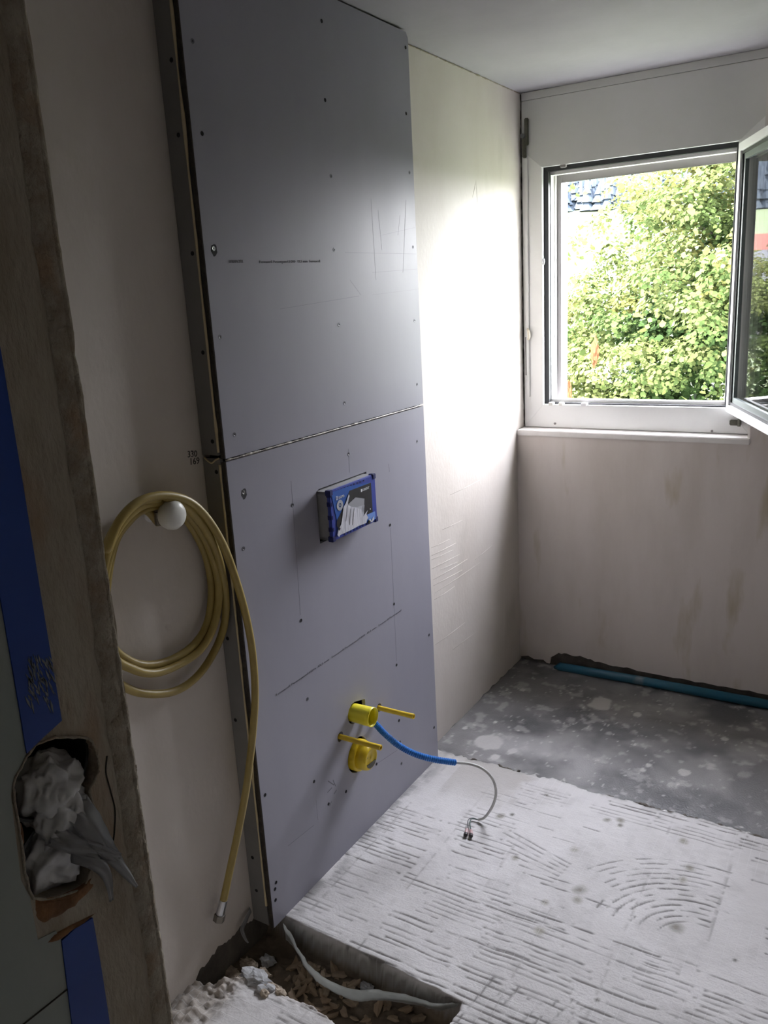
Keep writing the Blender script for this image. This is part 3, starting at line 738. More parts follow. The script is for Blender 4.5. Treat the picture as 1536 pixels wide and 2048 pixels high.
def put_screw(px, py, parent, kind, axis=0):
    q = at(px, py, axis, 0.0 if axis == 0 else -.006)
    o = bpy.data.objects.new('screw' if kind != 'h' else 'screw_hole', SM[kind]); COL.objects.link(o); o.parent = parent
    o.location = q - root_off(parent)
    if axis == 1: o.rotation_euler = (0, 0, -math.pi / 2)
    else: o.rotation_euler = (random.uniform(0, 6), 0, 0) if kind != 'b' else (0, 0, 0)
for px, py, k in [(385, 82, 's'), (404, 267, 'h'), (427, 497, 'b'), (440, 674, 's'), (469, 869, 's'), (650, 200, 'h'), (662, 352, 's'), (668, 499, 's'), (678, 649, 's'), (689, 806, 's'), (643, 42, 'h'),
                  (811, 95, 'h'), (812, 227, 'h'), (819, 345, 's'), (826, 494, 's'), (829, 641, 's'), (834, 769, 's')]:
    put_screw(px, py, up, k)
for px, py, k in [(487, 985, 'b'), (487, 1097, 's'), (697, 908, 's'), (585, 1010, 's'), (780, 1050, 'h'), (834, 883, 's'), (788, 1208, 'h'), (602, 1241, 'h'), (793, 1330, 'h'), (615, 1398, 's'), (798, 1441, 'h'),
                  (628, 1563, 'h'), (692, 1583, 'h'), (800, 1484, 's'), (803, 1527, 's'), (552, 1765, 'h'), (550, 1778, 'h'), (551, 1800, 'h'), (530, 1590, 'h'), (657, 1608, 'h'), (753, 1528, 'h'), (858, 1270, 's'), (868, 1455, 'h')]:
    put_screw(px, py, lo_, k)
for px, py in [(343, 120), (357, 270), (385, 507), (406, 705), (425, 883)]: put_screw(px, py, sp1, 'h', 1)
for px, py in [(433, 944), (455, 1277), (471, 1440), (505, 1715), (513, 1781)]: put_screw(px, py, sp2, 'h', 1)
# pencil lines and printing
def pline(a, b, parent, wd=.0011, m='pencil'):
    A = at(*a, 0, 0); Bq = at(*b, 0, 0); d = (Bq - A).normalized(); nrm = Vector((1, 0, 0)).cross(d) * wd / 2
    bm = bmesh.new(); vs = [bm.verts.new(p + Vector((.0002, 0, 0))) for p in (A - nrm, A + nrm, Bq + nrm, Bq - nrm)]
    bm.faces.new(vs); r = bmesh.ops.extrude_face_region(bm, geom=bm.faces[:], use_keep_orig=True); bmesh.ops.translate(bm, verts=[g for g in r['geom'] if isinstance(g, bmesh.types.BMVert)], vec=(-.0005, 0, 0))
    obj('pencil_line' if m == 'pencil' else 'scuff_line', bm, M[m], parent)
pline((697, 898), (699, 945), lo_); pline((582, 962), (586, 1012), lo_); pline((586, 1016), (601, 1230), lo_, .0006); pline((777, 928), (779, 944), lo_, .0012); pline((781, 1056), (793, 1322), lo_, .0006)
pline((632, 1600), (636, 1640), lo_, .0007); pline((576, 1692), (628, 1650), lo_, .0009); pline((750, 1530), (795, 1500), lo_, .0009)
for (a, b) in (((656, 1562), (668, 1570)), ((666, 1560), (671, 1572)), ((655, 1585), (664, 1575)), ((668, 1588), (673, 1580)), ((659, 1612), (663, 1603))): pline(a, b, lo_, .003)
a = at(458, 526, 0, 0); b = at(660, 523, 0, 0)
ang = math.atan2(b.z - a.z, b.y - a.y)
pr = at(458, 526, 0, 0); text_on_x('printing', 'FERMACELL', .010, pr.y, pr.z, .0004, M['ink'], up, ang)
pr = at(519, 526.5, 0, 0); text_on_x('printing', 'Fermacell Powerpanel H2O  12,5 mm  Fermacell', .0095, pr.y, pr.z, .0004, M['ink'], up, ang, 1.35)
a = at(552, 1392, 0, 0); b = at(843, 1194, 0, 0); ang = math.atan2(b.z - a.z, b.y - a.y)
text_on_x('printing', 'Fermacell Powerpanel H2O  12,5 mm   Fermacell Powerpanel H2O  12,5 mm   Fermacell Powerpanel', .0085, a.y, a.z, .0004, M['ink'], lo_, ang, 1.9)
for (a, b, wd) in (((742, 398), (752, 560), .0012), ((812, 400), (806, 545), .0014), ((765, 470), (830, 455), .0008), ((690, 505), (832, 508), .0010), ((745, 545), (835, 538), .0009), ((560, 618), (718, 592), .0012), ((744, 590), (838, 578), .0006), ((756, 420), (764, 500), .0007), ((800, 430), (796, 470), .0008), ((700, 560), (722, 590), .0006)): pline(a, b, up, wd, 'scuff')
# pencilled figures on the plaster
wroot = bpy.data.objects['wall_left']
q = at(374, 910, 0, XW); text_on_x('pencil_figures', '330', .022, q.y, q.z - .006, XW + .0006, M['dark_pencil'], wroot, -.12)
q = at(378, 925, 0, XW); text_on_x('pencil_figures', '169', .023, q.y, q.z - .006, XW + .0006, M['dark_pencil'], wroot, -.10)

# ------------------------------------------------------------------ flush valve box
FB = thing('flush_valve_box', 'blue framed access box sticking out of the boxing, torn printed cover', 'access box', (0, .468, 1.10))
BX = .045
def bx(px, py, x=BX + .0012): return at(620 + px / 9.6, 920 + py / 9.6, 0, x)
bm = bmesh.new()
for (y0, y1, z0, z1) in ((.354, .362, 1.026, 1.166), (.585, .593, 1.026, 1.166), (.354, .593, 1.026, 1.034), (.354, .593, 1.158, 1.166)): box(bm, -.055, y0, z0, .036, y1, z1)
obj('housing', bm, M['box_grey'], FB)
TL, TR, BR, BL = bx(372, 600, BX), bx(1248, 272, BX), bx(1296, 1165, BX), bx(440, 1568, BX)
ylo, yhi, zlo, zhi = (TL.y + BL.y) / 2, (TR.y + BR.y) / 2, (BL.z + BR.z) / 2, (TL.z + TR.z) / 2
bm = bmesh.new(); box(bm, .034, ylo, zlo, BX, yhi, zhi, bev=.002)
fr = obj('cover_frame', bm, M['blue_frame'], FB); fr['label'] = 'blue plastic frame'
for (cy, cz) in ((ylo + .006, zhi - .006), (yhi - .006, zhi - .006), (ylo + .006, zlo + .006), (yhi - .006, zlo + .006)):
    obj('corner_tab', B(.030, cy - .008, cz - .008, BX + .002, cy + .008, cz + .008, bev=.0015), M['blue_dark'], FB)
for k in range(8):
    y = ylo + .055 + k * .0165; obj('notch', B(BX - .001, y, zhi - .0085, BX + .0010, y + .006, zhi - .004), M['blue_dark'], FB)
    obj('notch', B(BX - .001, y, zlo + .004, BX + .0010, y + .006, zlo + .0085), M['blue_dark'], FB)
for z in (.028, .062, .100, .126):
    obj('clip', B(.034, ylo - .0015, zlo + z, BX - .002, ylo + .002, zlo + z + .012), M['blue_dark'], FB)
    obj('slot', B(BX - .001, ylo + .004, zlo + z, BX + .001, ylo + .0075, zlo + z + .011), M['blue_dark'], FB)
def patch(name, pts, m, x, parent=FB, th=.0005):
    bm = bmesh.new(); P = [at(620 + a / 9.6, 920 + b / 9.6, 0, x) for a, b in pts]
    plate(bm, [[(p.y, p.z) for p in P]], lambda y, z: Vector((x, y, z)), Vector((-th, 0, 0)))
    return obj(name, bm, m, parent)
lab = patch('label_sheet', [(405, 625), (760, 500), (1180, 430), (1205, 985), (1215, 1130), (800, 1350), (530, 1450), (520, 1180)], M['lab_blue'], BX + .0012); lab['label'] = 'printed label'
patch('label_print', [(762, 590), (1172, 432), (1205, 1000), (1040, 1070), (620, 1180), (545, 1330), (515, 1260), (520, 1165), (645, 900)], M['lab_black'], BX + .0016, lab)
patch('label_print', [(1100, 1050), (1250, 985), (1262, 1130), (1130, 1190)], M['lab_lblue'], BX + .0016, lab)
patch('label_print', [(735, 850), (878, 718), (1045, 742), (1040, 860), (905, 905), (760, 890)], M['lab_grey2'], BX + .0020, lab)
patch('label_print', [(760, 888), (905, 903), (1045, 860), (1035, 1060), (800, 1130)], M['lab_grey'], BX + .0020, lab)
# torn white paper, ragged and lifted a little
tp = [(745, 658), (762, 690), (745, 740), (728, 830), (735, 862), (800, 900), (905, 920), (1000, 960), (1030, 1080), (1075, 1010), (1110, 965), (1085, 1040), (1120, 1110), (1095, 1150), (1080, 1210), (940, 1262), (800, 1338), (700, 1385), (580, 1440), (560, 1478), (530, 1440), (545, 1340), (600, 1240), (625, 1090), (645, 905), (690, 830), (735, 690)]
to = patch('torn_paper', tp, M['white_paper'], BX + .0030, FB, .0008); to['label'] = 'torn white paper'
patch('torn_paper', [(1150, 1120), (1178, 1170), (1222, 1080), (1225, 1150), (1195, 1195), (1160, 1180)], M['white_paper'], BX + .0034)
patch('torn_paper', [(540, 1290), (590, 1305), (575, 1355), (545, 1340)], M['lab_black'], BX + .0034)
# crease ridges in the paper
for (a, b) in (((720, 880), (690, 1180)), ((780, 930), (760, 1250)), ((850, 920), (815, 1250)), ((1030, 870), (1030, 1010))):
    A, Bq = bx(*a, BX + .0033), bx(*b, BX + .0033); bm = bmesh.new(); tube(bm, [A, (A + Bq) / 2 + Vector((0, .001, 0)), Bq], [.0003, .0007, .0003], 6); obj('paper_crease', bm, M['lab_grey2'], to, smooth=True)
def bx_text(body, size, pa, pb, m=M['white_ink']):
    A, Bq = bx(*pa, BX + .0022), bx(*pb, BX + .0022)
    return text_on_x('lettering', body, size, A.y, A.z, BX + .0018, m, lab, math.atan2(Bq.z - A.z, Bq.y - A.y))
bx_text('SIGMA', .0105, (548, 755), (670, 700))
A = bx(500, 775); obj('emblem', B(BX + .0014, A.y, A.z, BX + .0021, A.y + .0075, A.z + .0105), M['white_ink'], lab)
obj('emblem', B(BX + .0018, A.y + .0025, A.z + .002, BX + .0023, A.y + .005, A.z + .0085), M['lab_blue'], lab)
bx_text('GEBERIT', .0100, (1008, 600), (1140, 548))
A = bx(975, 615); obj('emblem', B(BX + .0014, A.y, A.z, BX + .0021, A.y + .007, A.z + .008), M['white_ink'], lab)
A = bx(572, 868); bm = bmesh.new()
plate(bm, [circle2(A.y, A.z, .0155, 18), circle2(A.y, A.z, .0065, 12)], lambda y, z: Vector((BX + .0021, y, z)), Vector((-.0007, 0, 0))); obj('emblem', bm, M['lab_grey'], lab)
bm = bmesh.new(); plate(bm, [circle2(A.y, A.z, .0032, 12)], lambda y, z: Vector((BX + .0021, y, z)), Vector((-.0007, 0, 0))); obj('emblem', bm, M['lab_grey'], lab)
A = bx(1152, 940); bm = bmesh.new(); plate(bm, [circle2(A.y, A.z, .0022, 10)], lambda y, z: Vector((BX + .0026, y, z)), Vector((-.001, 0, 0))); obj('emblem', bm, M['white_ink'], lab)
A = bx(1130, 1180); bm = bmesh.new(); lump(bm, (BX + .003, A.y, A.z), .0065, .3, 2, 2, (.5, 1, 1)); obj('cover_screw', bm, M['bracket'], FB, smooth=True)

# ------------------------------------------------------------------ pipes, rods, cable
fp = thing('flush_pipe_sleeve', 'short bright yellow open sleeve poking out above the drain', 'pipe', (0, *cap_c))
bm = bmesh.new(); lathe_x(bm, *cap_c, [(-.05, .0285), (.0, .0285), (.056, .0300), (.068, .0302), (.0685, .0285), (.055, .0272), (-.05, .0265)], 40, True); obj('sleeve', bm, M['yellow'], fp, smooth=True)
bm = bmesh.new(); lathe_x(bm, *cap_c, [(-.045, .026), (-.043, .026)], 30); obj('pipe_stop', bm, M['yellow_in'], fp)
dp = thing('drain_pipe_cap', 'large stepped yellow cap on the drain below the sleeve', 'pipe cap', (0, *dr_c))
bm = bmesh.new(); lathe_x(bm, *dr_c, [(-.05, .050), (.012, .050), (.016, .0485), (.017, .046)], 44); obj('cap_ring', bm, M['yellow_drain'], dp, smooth=False)
bm = bmesh.new(); lathe_x(bm, dr_c[0], dr_c[1], [(.010, .043), (.036, .041), (.046, .038), (.050, .033), (.0505, .031), (.047, .029), (.047, .004), (.049, .002)], 44); obj('cap_dome', bm, M['yellow_drain'], dp, smooth=True)
bm = bmesh.new(); plate(bm, [[(dr_c[0] + .031 * math.cos(t), dr_c[1] + .031 * math.sin(t)) for t in np.linspace(math.radians(205), math.radians(325), 14)]], lambda y, z: Vector((.0508, y, z)), Vector((-.004, 0, 0)))  # dark plate marking the notch in the cap end
e_ = obj('cap_window', bm, M['bracket'], dp); e_['label'] = 'dark patch at the cap bottom'
for nm, (cy, cz), L, lb in (('left', rodA, .145, 'amber sleeved fixing rod crossing in front of the drain cap'), ('right', rodB, .130, 'amber sleeved fixing rod right of the yellow sleeve')):
    t = thing('fixing_rod', lb, 'rod', (0, cy, cz), 'fixing rods for the toilet')
    bm = bmesh.new(); lathe_x(bm, cy, cz, [(-.045, .008), (L - .03, .008), (L - .002, .0086), (L, .0082), (L, .0055), (L - .02, .005)], 18); obj('rod_sleeve', bm, M['yellow_rod'], t, smooth=False)
    bm = bmesh.new(); lathe_x(bm, cy, cz, [(L - .021, .0048), (L - .019, .0048)], 12); obj('rod_core', bm, M['yellow_in'], t)
# corrugated conduit
cp = [Vector((-.045, .512, .412)), Vector((-.005, .516, .405)), at(752, 1449, 0, .038), at(768, 1466, 0, .062), at(795, 1489, 0, .098), at(830, 1508, 0, .145), at(870, 1519, 0, .195), at(911, 1525, 0, .243)]
pts = catmull(cp, 20); rad = [.0100 + .0009 * (1 if i % 2 else -1) for i in range(len(pts))]
bm = bmesh.new(); tube(bm, pts, rad, 16)
tag(obj('corrugated_conduit', bm, M['conduit'], loc=(0, .516, .40), smooth=False), 'blue ribbed conduit drooping out of the boxing beside the yellow sleeve', 'conduit')
# cable out of the conduit down to the floor
ce = cp[-1]; c_fl = at(957, 1640, 2, .006)
path = [cp[-2], ce]
for (px, py, k) in ((940, 1528, .15), (966, 1538, .3), (985, 1558, .45), (992, 1585, .62), (985, 1612, .8), (970, 1634, .93)):
    yv = ce.y + (c_fl.y - ce.y) * k; path.append(at(px, py, 1, yv + .02 * math.sin(k * 3.14)))
path.append(c_fl + Vector((0, 0, .001)))
cab = thing('electric_cable', 'thin grey cable curling from the blue conduit down to the floor', 'cable', ce)
bm = bmesh.new(); tube(bm, catmull(path, 8), .0044, 10); obj('sheath', bm, M['cable'], cab, smooth=True)
e1 = at(934, 1660, 2, .008); e2 = at(942, 1662, 2, .008)
m1 = at(936, 1641, 2, .012); m2 = at(940, 1645, 2, .010); mm_ = at(945, 1636, 2, .008)
bm = bmesh.new(); tube(bm, catmull([path[-1], mm_, m1, e1], 8), .0013, 7); obj('core', bm, M['wire_dark'], cab, smooth=True)
bm = bmesh.new(); tube(bm, catmull([path[-1], mm_ + Vector((0, -.004, 0)), m2, e2], 8), .0018, 7); obj('core', bm, M['wire_green'], cab, smooth=True)
for e, q in ((e1, at(930, 1674, 2, .008)), (e2, at(942, 1677, 2, .008))):
    d = (q - e).normalized()
    bm = bmesh.new(); tube(bm, [e - d * .004, e + d * .003, e + d * .018], [.0045, .0062, .0060], 8); t = obj('terminal', bm, M['term_red'], cab)
    bm = bmesh.new(); tube(bm, [e + d * .018, e + d * .027], [.0068, .0062], 8); obj('terminal_end', bm, M['term_dark'], t)

# ------------------------------------------------------------------ tap and hose
kn = at(344, 1030, 0, -.005)
tap = thing('wall_tap', 'small wall tap with a round white knob carrying the coiled hose', 'tap', (XW, kn.y - .03, kn.z))
wp = at(297, 1030, 0, XW)
bm = bmesh.new(); lathe_x(bm, wp.y + .006, wp.z + .002, [(XW - .004, .020), (XW + .006, .019), (XW + .010, .012)], 20); obj('wall_plug', bm, M['putty'], tap, smooth=True)
bb = at(318, 1036, 0, -.03)
bm = bmesh.new(); tube(bm, [(XW, wp.y + .006, wp.z), (-.05, wp.y + .02, wp.z), (-.03, bb.y, bb.z + .006)], [.009, .010, .011], 12); tube(bm, [(-.03, bb.y, bb.z + .014), (-.03, bb.y, bb.z - .016)], [.010, .0105], 6)
tube(bm, [(-.035, bb.y, bb.z + .004), (-.022, kn.y, kn.z)], .008, 10); obj('tap_body', bm, M['nut'], tap)
bm = bmesh.new(); lathe_x(bm, kn.y, kn.z, [(-.022, .026), (-.018, .031), (-.008, .0335), (.004, .0325), (.012, .027), (.016, .018), (.0175, .006)], 28); obj('tap_knob', bm, M['knob'], tap, smooth=True)
hp = [(318, 1046, -.045), (290, 1020, -.045), (258, 1042, -.047), (228, 1090, -.049), (212, 1190, -.05), (222, 1285, -.05), (258, 1321, -.05), (300, 1330, -.05), (350, 1316, -.05), (393, 1284, -.05), (417, 1238, -.05), (423, 1172, -.05), (410, 1106, -.05), (378, 1046, -.05), (345, 1016, -.046),
      (300, 1014, -.030), (255, 1042, -.030), (222, 1100, -.032), (205, 1200, -.032), (222, 1305, -.034), (265, 1338, -.036), (310, 1346, -.038), (360, 1328, -.038), (402, 1298, -.036), (428, 1250, -.034), (438, 1188, -.032), (430, 1130, -.030), (405, 1068, -.028), (368, 1022, -.026), (325, 1004, -.022),
      (272, 1018, -.016), (226, 1075, -.02), (203, 1160, -.026), (200, 1260, -.034), (220, 1345, -.042), (262, 1380, -.048), (315, 1388, -.050), (362, 1377, -.050), (402, 1344, -.048), (434, 1292, -.044), (450, 1240, -.036), (450, 1180, -.026), (436, 1112, -.014), (408, 1055, -.008), (370, 1012, -.006), (330, 993, -.006),
      (285, 1004, -.004), (248, 1035, -.004), (235, 1050, -.004)]
# the last turn runs over the knob and drops to the loose end
hp = hp[:-3]
hp2 = [(215, 1095, -.010), (240, 1040, -.008), (280, 1002, -.006), (330, 991, -.004), (378, 1003, 0), (415, 1038, .004), (447, 1092, .009), (472, 1160, .013), (492, 1232, .016), (505, 1305, .018), (510, 1380, .018), (507, 1450, .014), (495, 1560, .004), (480, 1645, -.012), (462, 1730, -.026), (446, 1805, -.036)]
hose = thing('water_hose', 'coiled ochre water hose hanging on the tap, loose end down', 'hose', (XW, kn.y, kn.z))
hp_full = hp[:-4] + [(425, 1085, -.020), (398, 1046, -.022), (360, 1014, -.020), (320, 1000, -.012), (270, 1012, -.010), (228, 1062, -.012), (208, 1110, -.018), (200, 1130, -.026), (204, 1120, -.018)]
pts = catmull([at(a, b, 0, c) for a, b, c in hp], 9)
# outermost turn joined to the loose strand behind the near wall
tailp = catmull([at(a, b, 0, c) for a, b, c in [(318, 996, -.012), (275, 1006, -.014), (236, 1048, -.016), (214, 1090, -.015), (216, 1094, -.010)] + hp2[1:]], 9)
bm = bmesh.new(); tube(bm, pts, .0098, 12); tube(bm, tailp, .0098, 12); obj('hose_tube', bm, M['hose'], hose, smooth=True)
e = at(446, 1805, 0, -.036); e_2 = at(440, 1829, 0, -.040); e3 = at(437, 1842, 0, -.042)
bm = bmesh.new(); tube(bm, [e + (e - e_2) * .2, e, e_2], [.0108, .0112, .0112], 16); obj('ferrule', bm, M['chrome'], hose, smooth=False)
bm = bmesh.new(); tube(bm, [e_2, e3], [.0150, .0150], 6); obj('union_nut', bm, M['nut'], hose)

# ------------------------------------------------------------------ near wall beside the camera (door reveal)
XJ, YJ = .62, -.876
jw = bpy.data.objects.new('wall_entrance', None); COL.objects.link(jw); jw.location = (XJ, YJ, -.1); jw['kind'] = 'structure'
jw['label'] = 'near wall end with blue tape and a socket hole'
def jp(px, py, x=XJ): q = at(px, py, 0, x); return (q.y, q.z)
hole_px = [(70, 1490), (100, 1477), (135, 1474), (172, 1476), (185, 1488), (193, 1510), (196, 1535), (188, 1560), (178, 1580), (186, 1612), (200, 1640), (215, 1680), (200, 1700), (180, 1740), (165, 1775), (120, 1792), (85, 1800), (62, 1790), (52, 1755), (44, 1700), (34, 1640), (26, 1590), (27, 1560), (40, 1535), (52, 1512)]
hole = [(v.y, v.z) for v in catmull([Vector((0, *jp(*p))) for p in hole_px + hole_px[:1]], 4)[:-1]]
hole = [(y + .0022 * mnoise.noise(Vector((y * 190, z * 190, 1))), z + .0022 * mnoise.noise(Vector((y * 190, z * 190, 8)))) for y, z in hole]
edge_l = []
for i in range(71):
    z = -.15 + 2.6 * i / 70; edge_l.append((YJ + .0035 * mnoise.noise(Vector((z * 26, 0, 0))), z))
bm = bmesh.new(); plate(bm, [[(-2.0, -.15)] + edge_l + [(-2.0, H)], hole], lambda y, z: Vector((XJ, y, z)), Vector((-.03, 0, 0)))
sk = obj('plaster_face', bm, M['jamb'], jw)
bm = bmesh.new(); box(bm, .36, -2.0, -.15, XJ - .075, YJ - .004, H); box(bm, XJ - .0755, -2.0, -.15, XJ - .031, YJ - .14, H); box(bm, XJ - .0755, YJ - .035, -.15, XJ - .031, YJ - .004, H); box(bm, -.36, YJ - .11, -.15, .361, YJ - .004, H)
box(bm, XJ - .0755, YJ - .141, -.15, XJ - .031, YJ - .034, .98); box(bm, XJ - .0755, YJ - .141, 1.28, XJ - .031, YJ - .034, H)
obj('wall_core', bm, M['hall'], jw)
# rough mortar bead along the arris
bm = bmesh.new(); pts = []; rad = []
for i in range(170):
    z = .45 + 1.95 * i / 169; k = mnoise.noise(Vector((z * 40, 7, 0))); k2 = mnoise.noise(Vector((z * 120, 3, 0)))
    pts.append((XJ - .003 + .0012 * k, YJ - .0045 + .0012 * k2, z)); rad.append(.0055 + .0012 * k + .001 * k2)
tube(bm, pts, rad, 8); obj('arris_bead', bm, M['jamb_edge'], jw, smooth=True)
for (px, py, r) in ((286, 1541, .0035), (283, 1547, .003), (291, 1600, .0022)):
    q = at(px, py, 1, YJ); bm = bmesh.new(); lump(bm, (XJ - .004, YJ + .001, q.z), r, .4, 2, 2); obj('mortar_crumb', bm, M['jamb_edge'], jw)
# rough brown mortar band between smooth filler and edge
bm = bmesh.new(); n = 150; rows = []
for i in range(n):
    z = .50 + 1.88 * i / (n - 1)
    wv = .026 + .008 * mnoise.noise(Vector((z * 6, 2, 0))) + .004 * mnoise.noise(Vector((z * 30, 5, 0)))
    rows.append([bm.verts.new((XJ + .0003 + .0022 * (j not in (0, 4)) + .0015 * mnoise.noise(Vector((z * 90, j * 3.1, 1))) * (j not in (0, 4)), YJ - .004 - wv * j / 4, z)) for j in range(5)])
for i in range(n - 1):
    for j in range(4): bm.faces.new((rows[i][j], rows[i][j + 1], rows[i + 1][j + 1], rows[i + 1][j]))
obj('mortar_band', bm, M['jamb_edge'], jw, smooth=True)
cr_p = [at(214, 1512, 0, XJ + .0005), at(212, 1545, 0, XJ + .0005), at(222, 1585, 0, XJ + .0005), at(230, 1620, 0, XJ + .0005), at(229, 1660, 0, XJ + .0005), at(226, 1686, 0, XJ + .0005)]
bm = bmesh.new(); tube(bm, catmull(cr_p, 5), .0009, 6); obj('plaster_crack', bm, M['board_edge'], jw)
# green board left of the tape
def slab(name, px, m, parent, x=XJ + .0015, th=.004):
    bm = bmesh.new(); P = [jp(a, b, x) for a, b in px]
    plate(bm, [P], lambda y, z: Vector((x, y, z)), Vector((-th, 0, 0))); return obj(name, bm, m, parent)
gb = slab('green_board', [(-60, 560), (-30, 930), (0, 1192), (30, 1375), (53, 1506), (46, 1530), (28, 1556), (22, 1590), (30, 1660), (42, 1760), (60, 1795), (76, 1880), (112, 1862), (124, 1882), (146, 2060), (146, 2300), (-300, 2300), (-300, 560)], M['green_board'], jw, XJ + .0012)
gb['label'] = 'greenish board at the left edge'
bm = bmesh.new(); A = at(-40, 2118, 0, XJ + .0016); Bq = at(137, 1977, 0, XJ + .0016); tube(bm, [A, Bq], .0010, 6); obj('board_joint', bm, M['board_edge'], jw)
t1 = slab('sealing_tape', [(-30, 520), (0, 690), (40, 930), (82, 1190), (124, 1441), (88, 1474), (54, 1507), (28, 1350), (0, 1190), (-40, 930)], M['tape'], jw, XJ + .0028); t1['label'] = 'upper strip of blue sealing tape'
t2 = slab('sealing_tape', [(124, 1882), (150, 1858), (186, 1836), (202, 1930), (222, 2060), (262, 2300), (186, 2300), (146, 2060)], M['tape'], jw, XJ + .0028); t2['label'] = 'lower strip of blue sealing tape'
for k in range(70):                                             # dried plaster smeared over the tape
    cx, cy = random.uniform(56, 106), random.uniform(1318, 1415)
    if not (28 + (cy - 1350) * .16 < cx < 106 + (cy - 1330) * .16): continue
    a = random.uniform(.9, 1.5); L = random.uniform(5, 17); wd = random.uniform(.6, 2.2)
    dx, dy = math.cos(a) * L, math.sin(a) * L
    slab('plaster_smear', [(cx - dx, cy - dy), (cx + wd, cy - wd), (cx + dx, cy + dy), (cx - wd, cy + wd * .6)], M['smear'], jw, XJ + .0034, .0008)
# rusty mortar below the socket hole
def rough_patch(name, px, m, x, amp, parent, seed):
    P = [jp(a, b, x) for a, b in px]; bm = bmesh.new(); c = Vector((x + amp, sum(p[0] for p in P) / len(P), sum(p[1] for p in P) / len(P)))
    cv = bm.verts.new(c); R1 = []; R2 = []
    for i, p in enumerate(P):
        R2.append(bm.verts.new((XJ - .001, p[0], p[1]))); m_ = Vector((x + amp * (.6 + .6 * random.random()), p[0], p[1])).lerp(c, .35); R1.append(bm.verts.new(m_))
    for i in range(len(P)):
        j = (i + 1) % len(P); bm.faces.new((R1[i], R1[j], cv)); bm.faces.new((R2[i], R2[j], R1[j], R1[i]))
    bmesh.ops.subdivide_edges(bm, edges=bm.edges[:], cuts=2, use_grid_fill=True)
    for v in bm.verts: v.co.x += amp * .5 * mnoise.noise(v.co * 160)
    return obj(name, bm, m, parent, smooth=True)
rough_patch('rusty_mortar', [(66, 1800), (90, 1798), (125, 1790), (160, 1774), (188, 1752), (192, 1765), (180, 1785), (150, 1812), (110, 1838), (80, 1850), (68, 1842)], M['rust'], XJ, .004, jw, 1)
rough_patch('rusty_mortar', [(78, 1894), (100, 1872), (140, 1850), (196, 1823), (180, 1838), (140, 1862), (108, 1886)], M['rust'], XJ, .0025, jw, 2)
rough_patch('rusty_mortar', [(34, 1640), (44, 1648), (48, 1690), (44, 1700), (38, 1680)], M['rust'], XJ, .002, jw, 3)
# rim of old filler round the hole
bm = bmesh.new(); rim = [Vector((XJ + .0012, y, z)) for y, z in hole]; rim = rim + [rim[0]]
tube(bm, rim, [.0015 + .0012 * mnoise.noise(Vector((i * .7, 2, 1))) for i in range(len(rim))], 7); obj('hole_rim', bm, M['jamb_edge'], jw, smooth=True)
# double socket box set in the hole
hy0, hy1 = min(p[0] for p in hole), max(p[0] for p in hole); hz0, hz1 = min(p[1] for p in hole), max(p[1] for p in hole)
hc = ((hy0 + hy1) / 2, (hz0 + hz1) / 2)
sbx = thing('socket_box', 'black double wall box sunk into the near wall hole', 'wall box', (XJ - .06, hc[0], hc[1]))
for s_, nm in ((.30, 'a'), (-.27, 'b')):
    cz = hc[1] + s_ * (hz1 - hz0); bm = bmesh.new()
    rr = (hy1 - hy0) * .52
    lathe_x(bm, hc[0] - .004, cz, [(XJ - .070, rr * .9), (XJ - .010, rr), (XJ - .010, rr * .94), (XJ - .066, rr * .84), (XJ - .066, .001)], 30, True); obj('box_cup', bm, M['black_box'], sbx, smooth=False)
bm = bmesh.new(); box(bm, XJ - .072, hy0 - .02, hz0 - .03, XJ - .070, hy1 + .02, hz1 + .03); obj('box_back', bm, M['black_box'], sbx)
# crumpled plastic bag stuffed into it
bag = thing('plastic_bag', 'crumpled cloudy plastic bag stuffed into the near wall hole', 'bag', (XJ, hc[0], hc[1]))
bm = bmesh.new()
def crumple(c, r, sc, seed):
    res = bmesh.ops.create_icosphere(bm, subdivisions=5, radius=1.0)
    for v in res['verts']:
        p = v.co.copy(); q = p * 1.6 + Vector((seed, 0, seed))
        rd = 1.1 - abs(mnoise.noise(q * .8)) * .55 - abs(mnoise.noise(q * 2.1)) * .22
        v.co = Vector((c[0] + p.x * rd * r * sc[0], c[1] + p.y * rd * r * sc[1], c[2] + p.z * rd * r * sc[2]))
c1 = jp(124, 1590, XJ); c2 = jp(128, 1720, XJ); c3 = jp(130, 1645, XJ)
crumple((XJ - .022, c1[0], c1[1]), .044, (.62, .90, 1.02), 1.3)
crumple((XJ - .022, c2[0], c2[1]), .043, (.62, .92, 1.08), 4.7)
crumple((XJ - .012, c3[0] + .004, c3[1]), .034, (.6, 1.0, 1.3), 8.1)
obj('bag_body', bm, M['bag'], bag, smooth=True)
def ribbon(path, w0, w1, name, parent, m, seed=0, nrm=Vector((1, 0, 0))):
    P = catmull(path, 8); bm = bmesh.new(); rows = []
    for i, p in enumerate(P):
        t = (P[min(i + 1, len(P) - 1)] - P[max(i - 1, 0)]).normalized(); sd = t.cross(nrm).normalized(); k = i / (len(P) - 1); w = w0 + (w1 - w0) * k
        rows.append([bm.verts.new(p + sd * w * (j / 6 - .5) + nrm * (.16 * w * math.sin(j * 2.1 + seed + k * 5) + .10 * w * mnoise.noise(Vector((j * .9, k * 9, seed))) + .004 * k)) for j in range(7)])
    for i in range(len(rows) - 1):
        for j in range(6): bm.faces.new((rows[i][j], rows[i][j + 1], rows[i + 1][j + 1], rows[i + 1][j]))
    bmesh.ops.solidify(bm, geom=bm.faces[:], thickness=.0006)
    return obj(name, bm, m, parent, smooth=True)
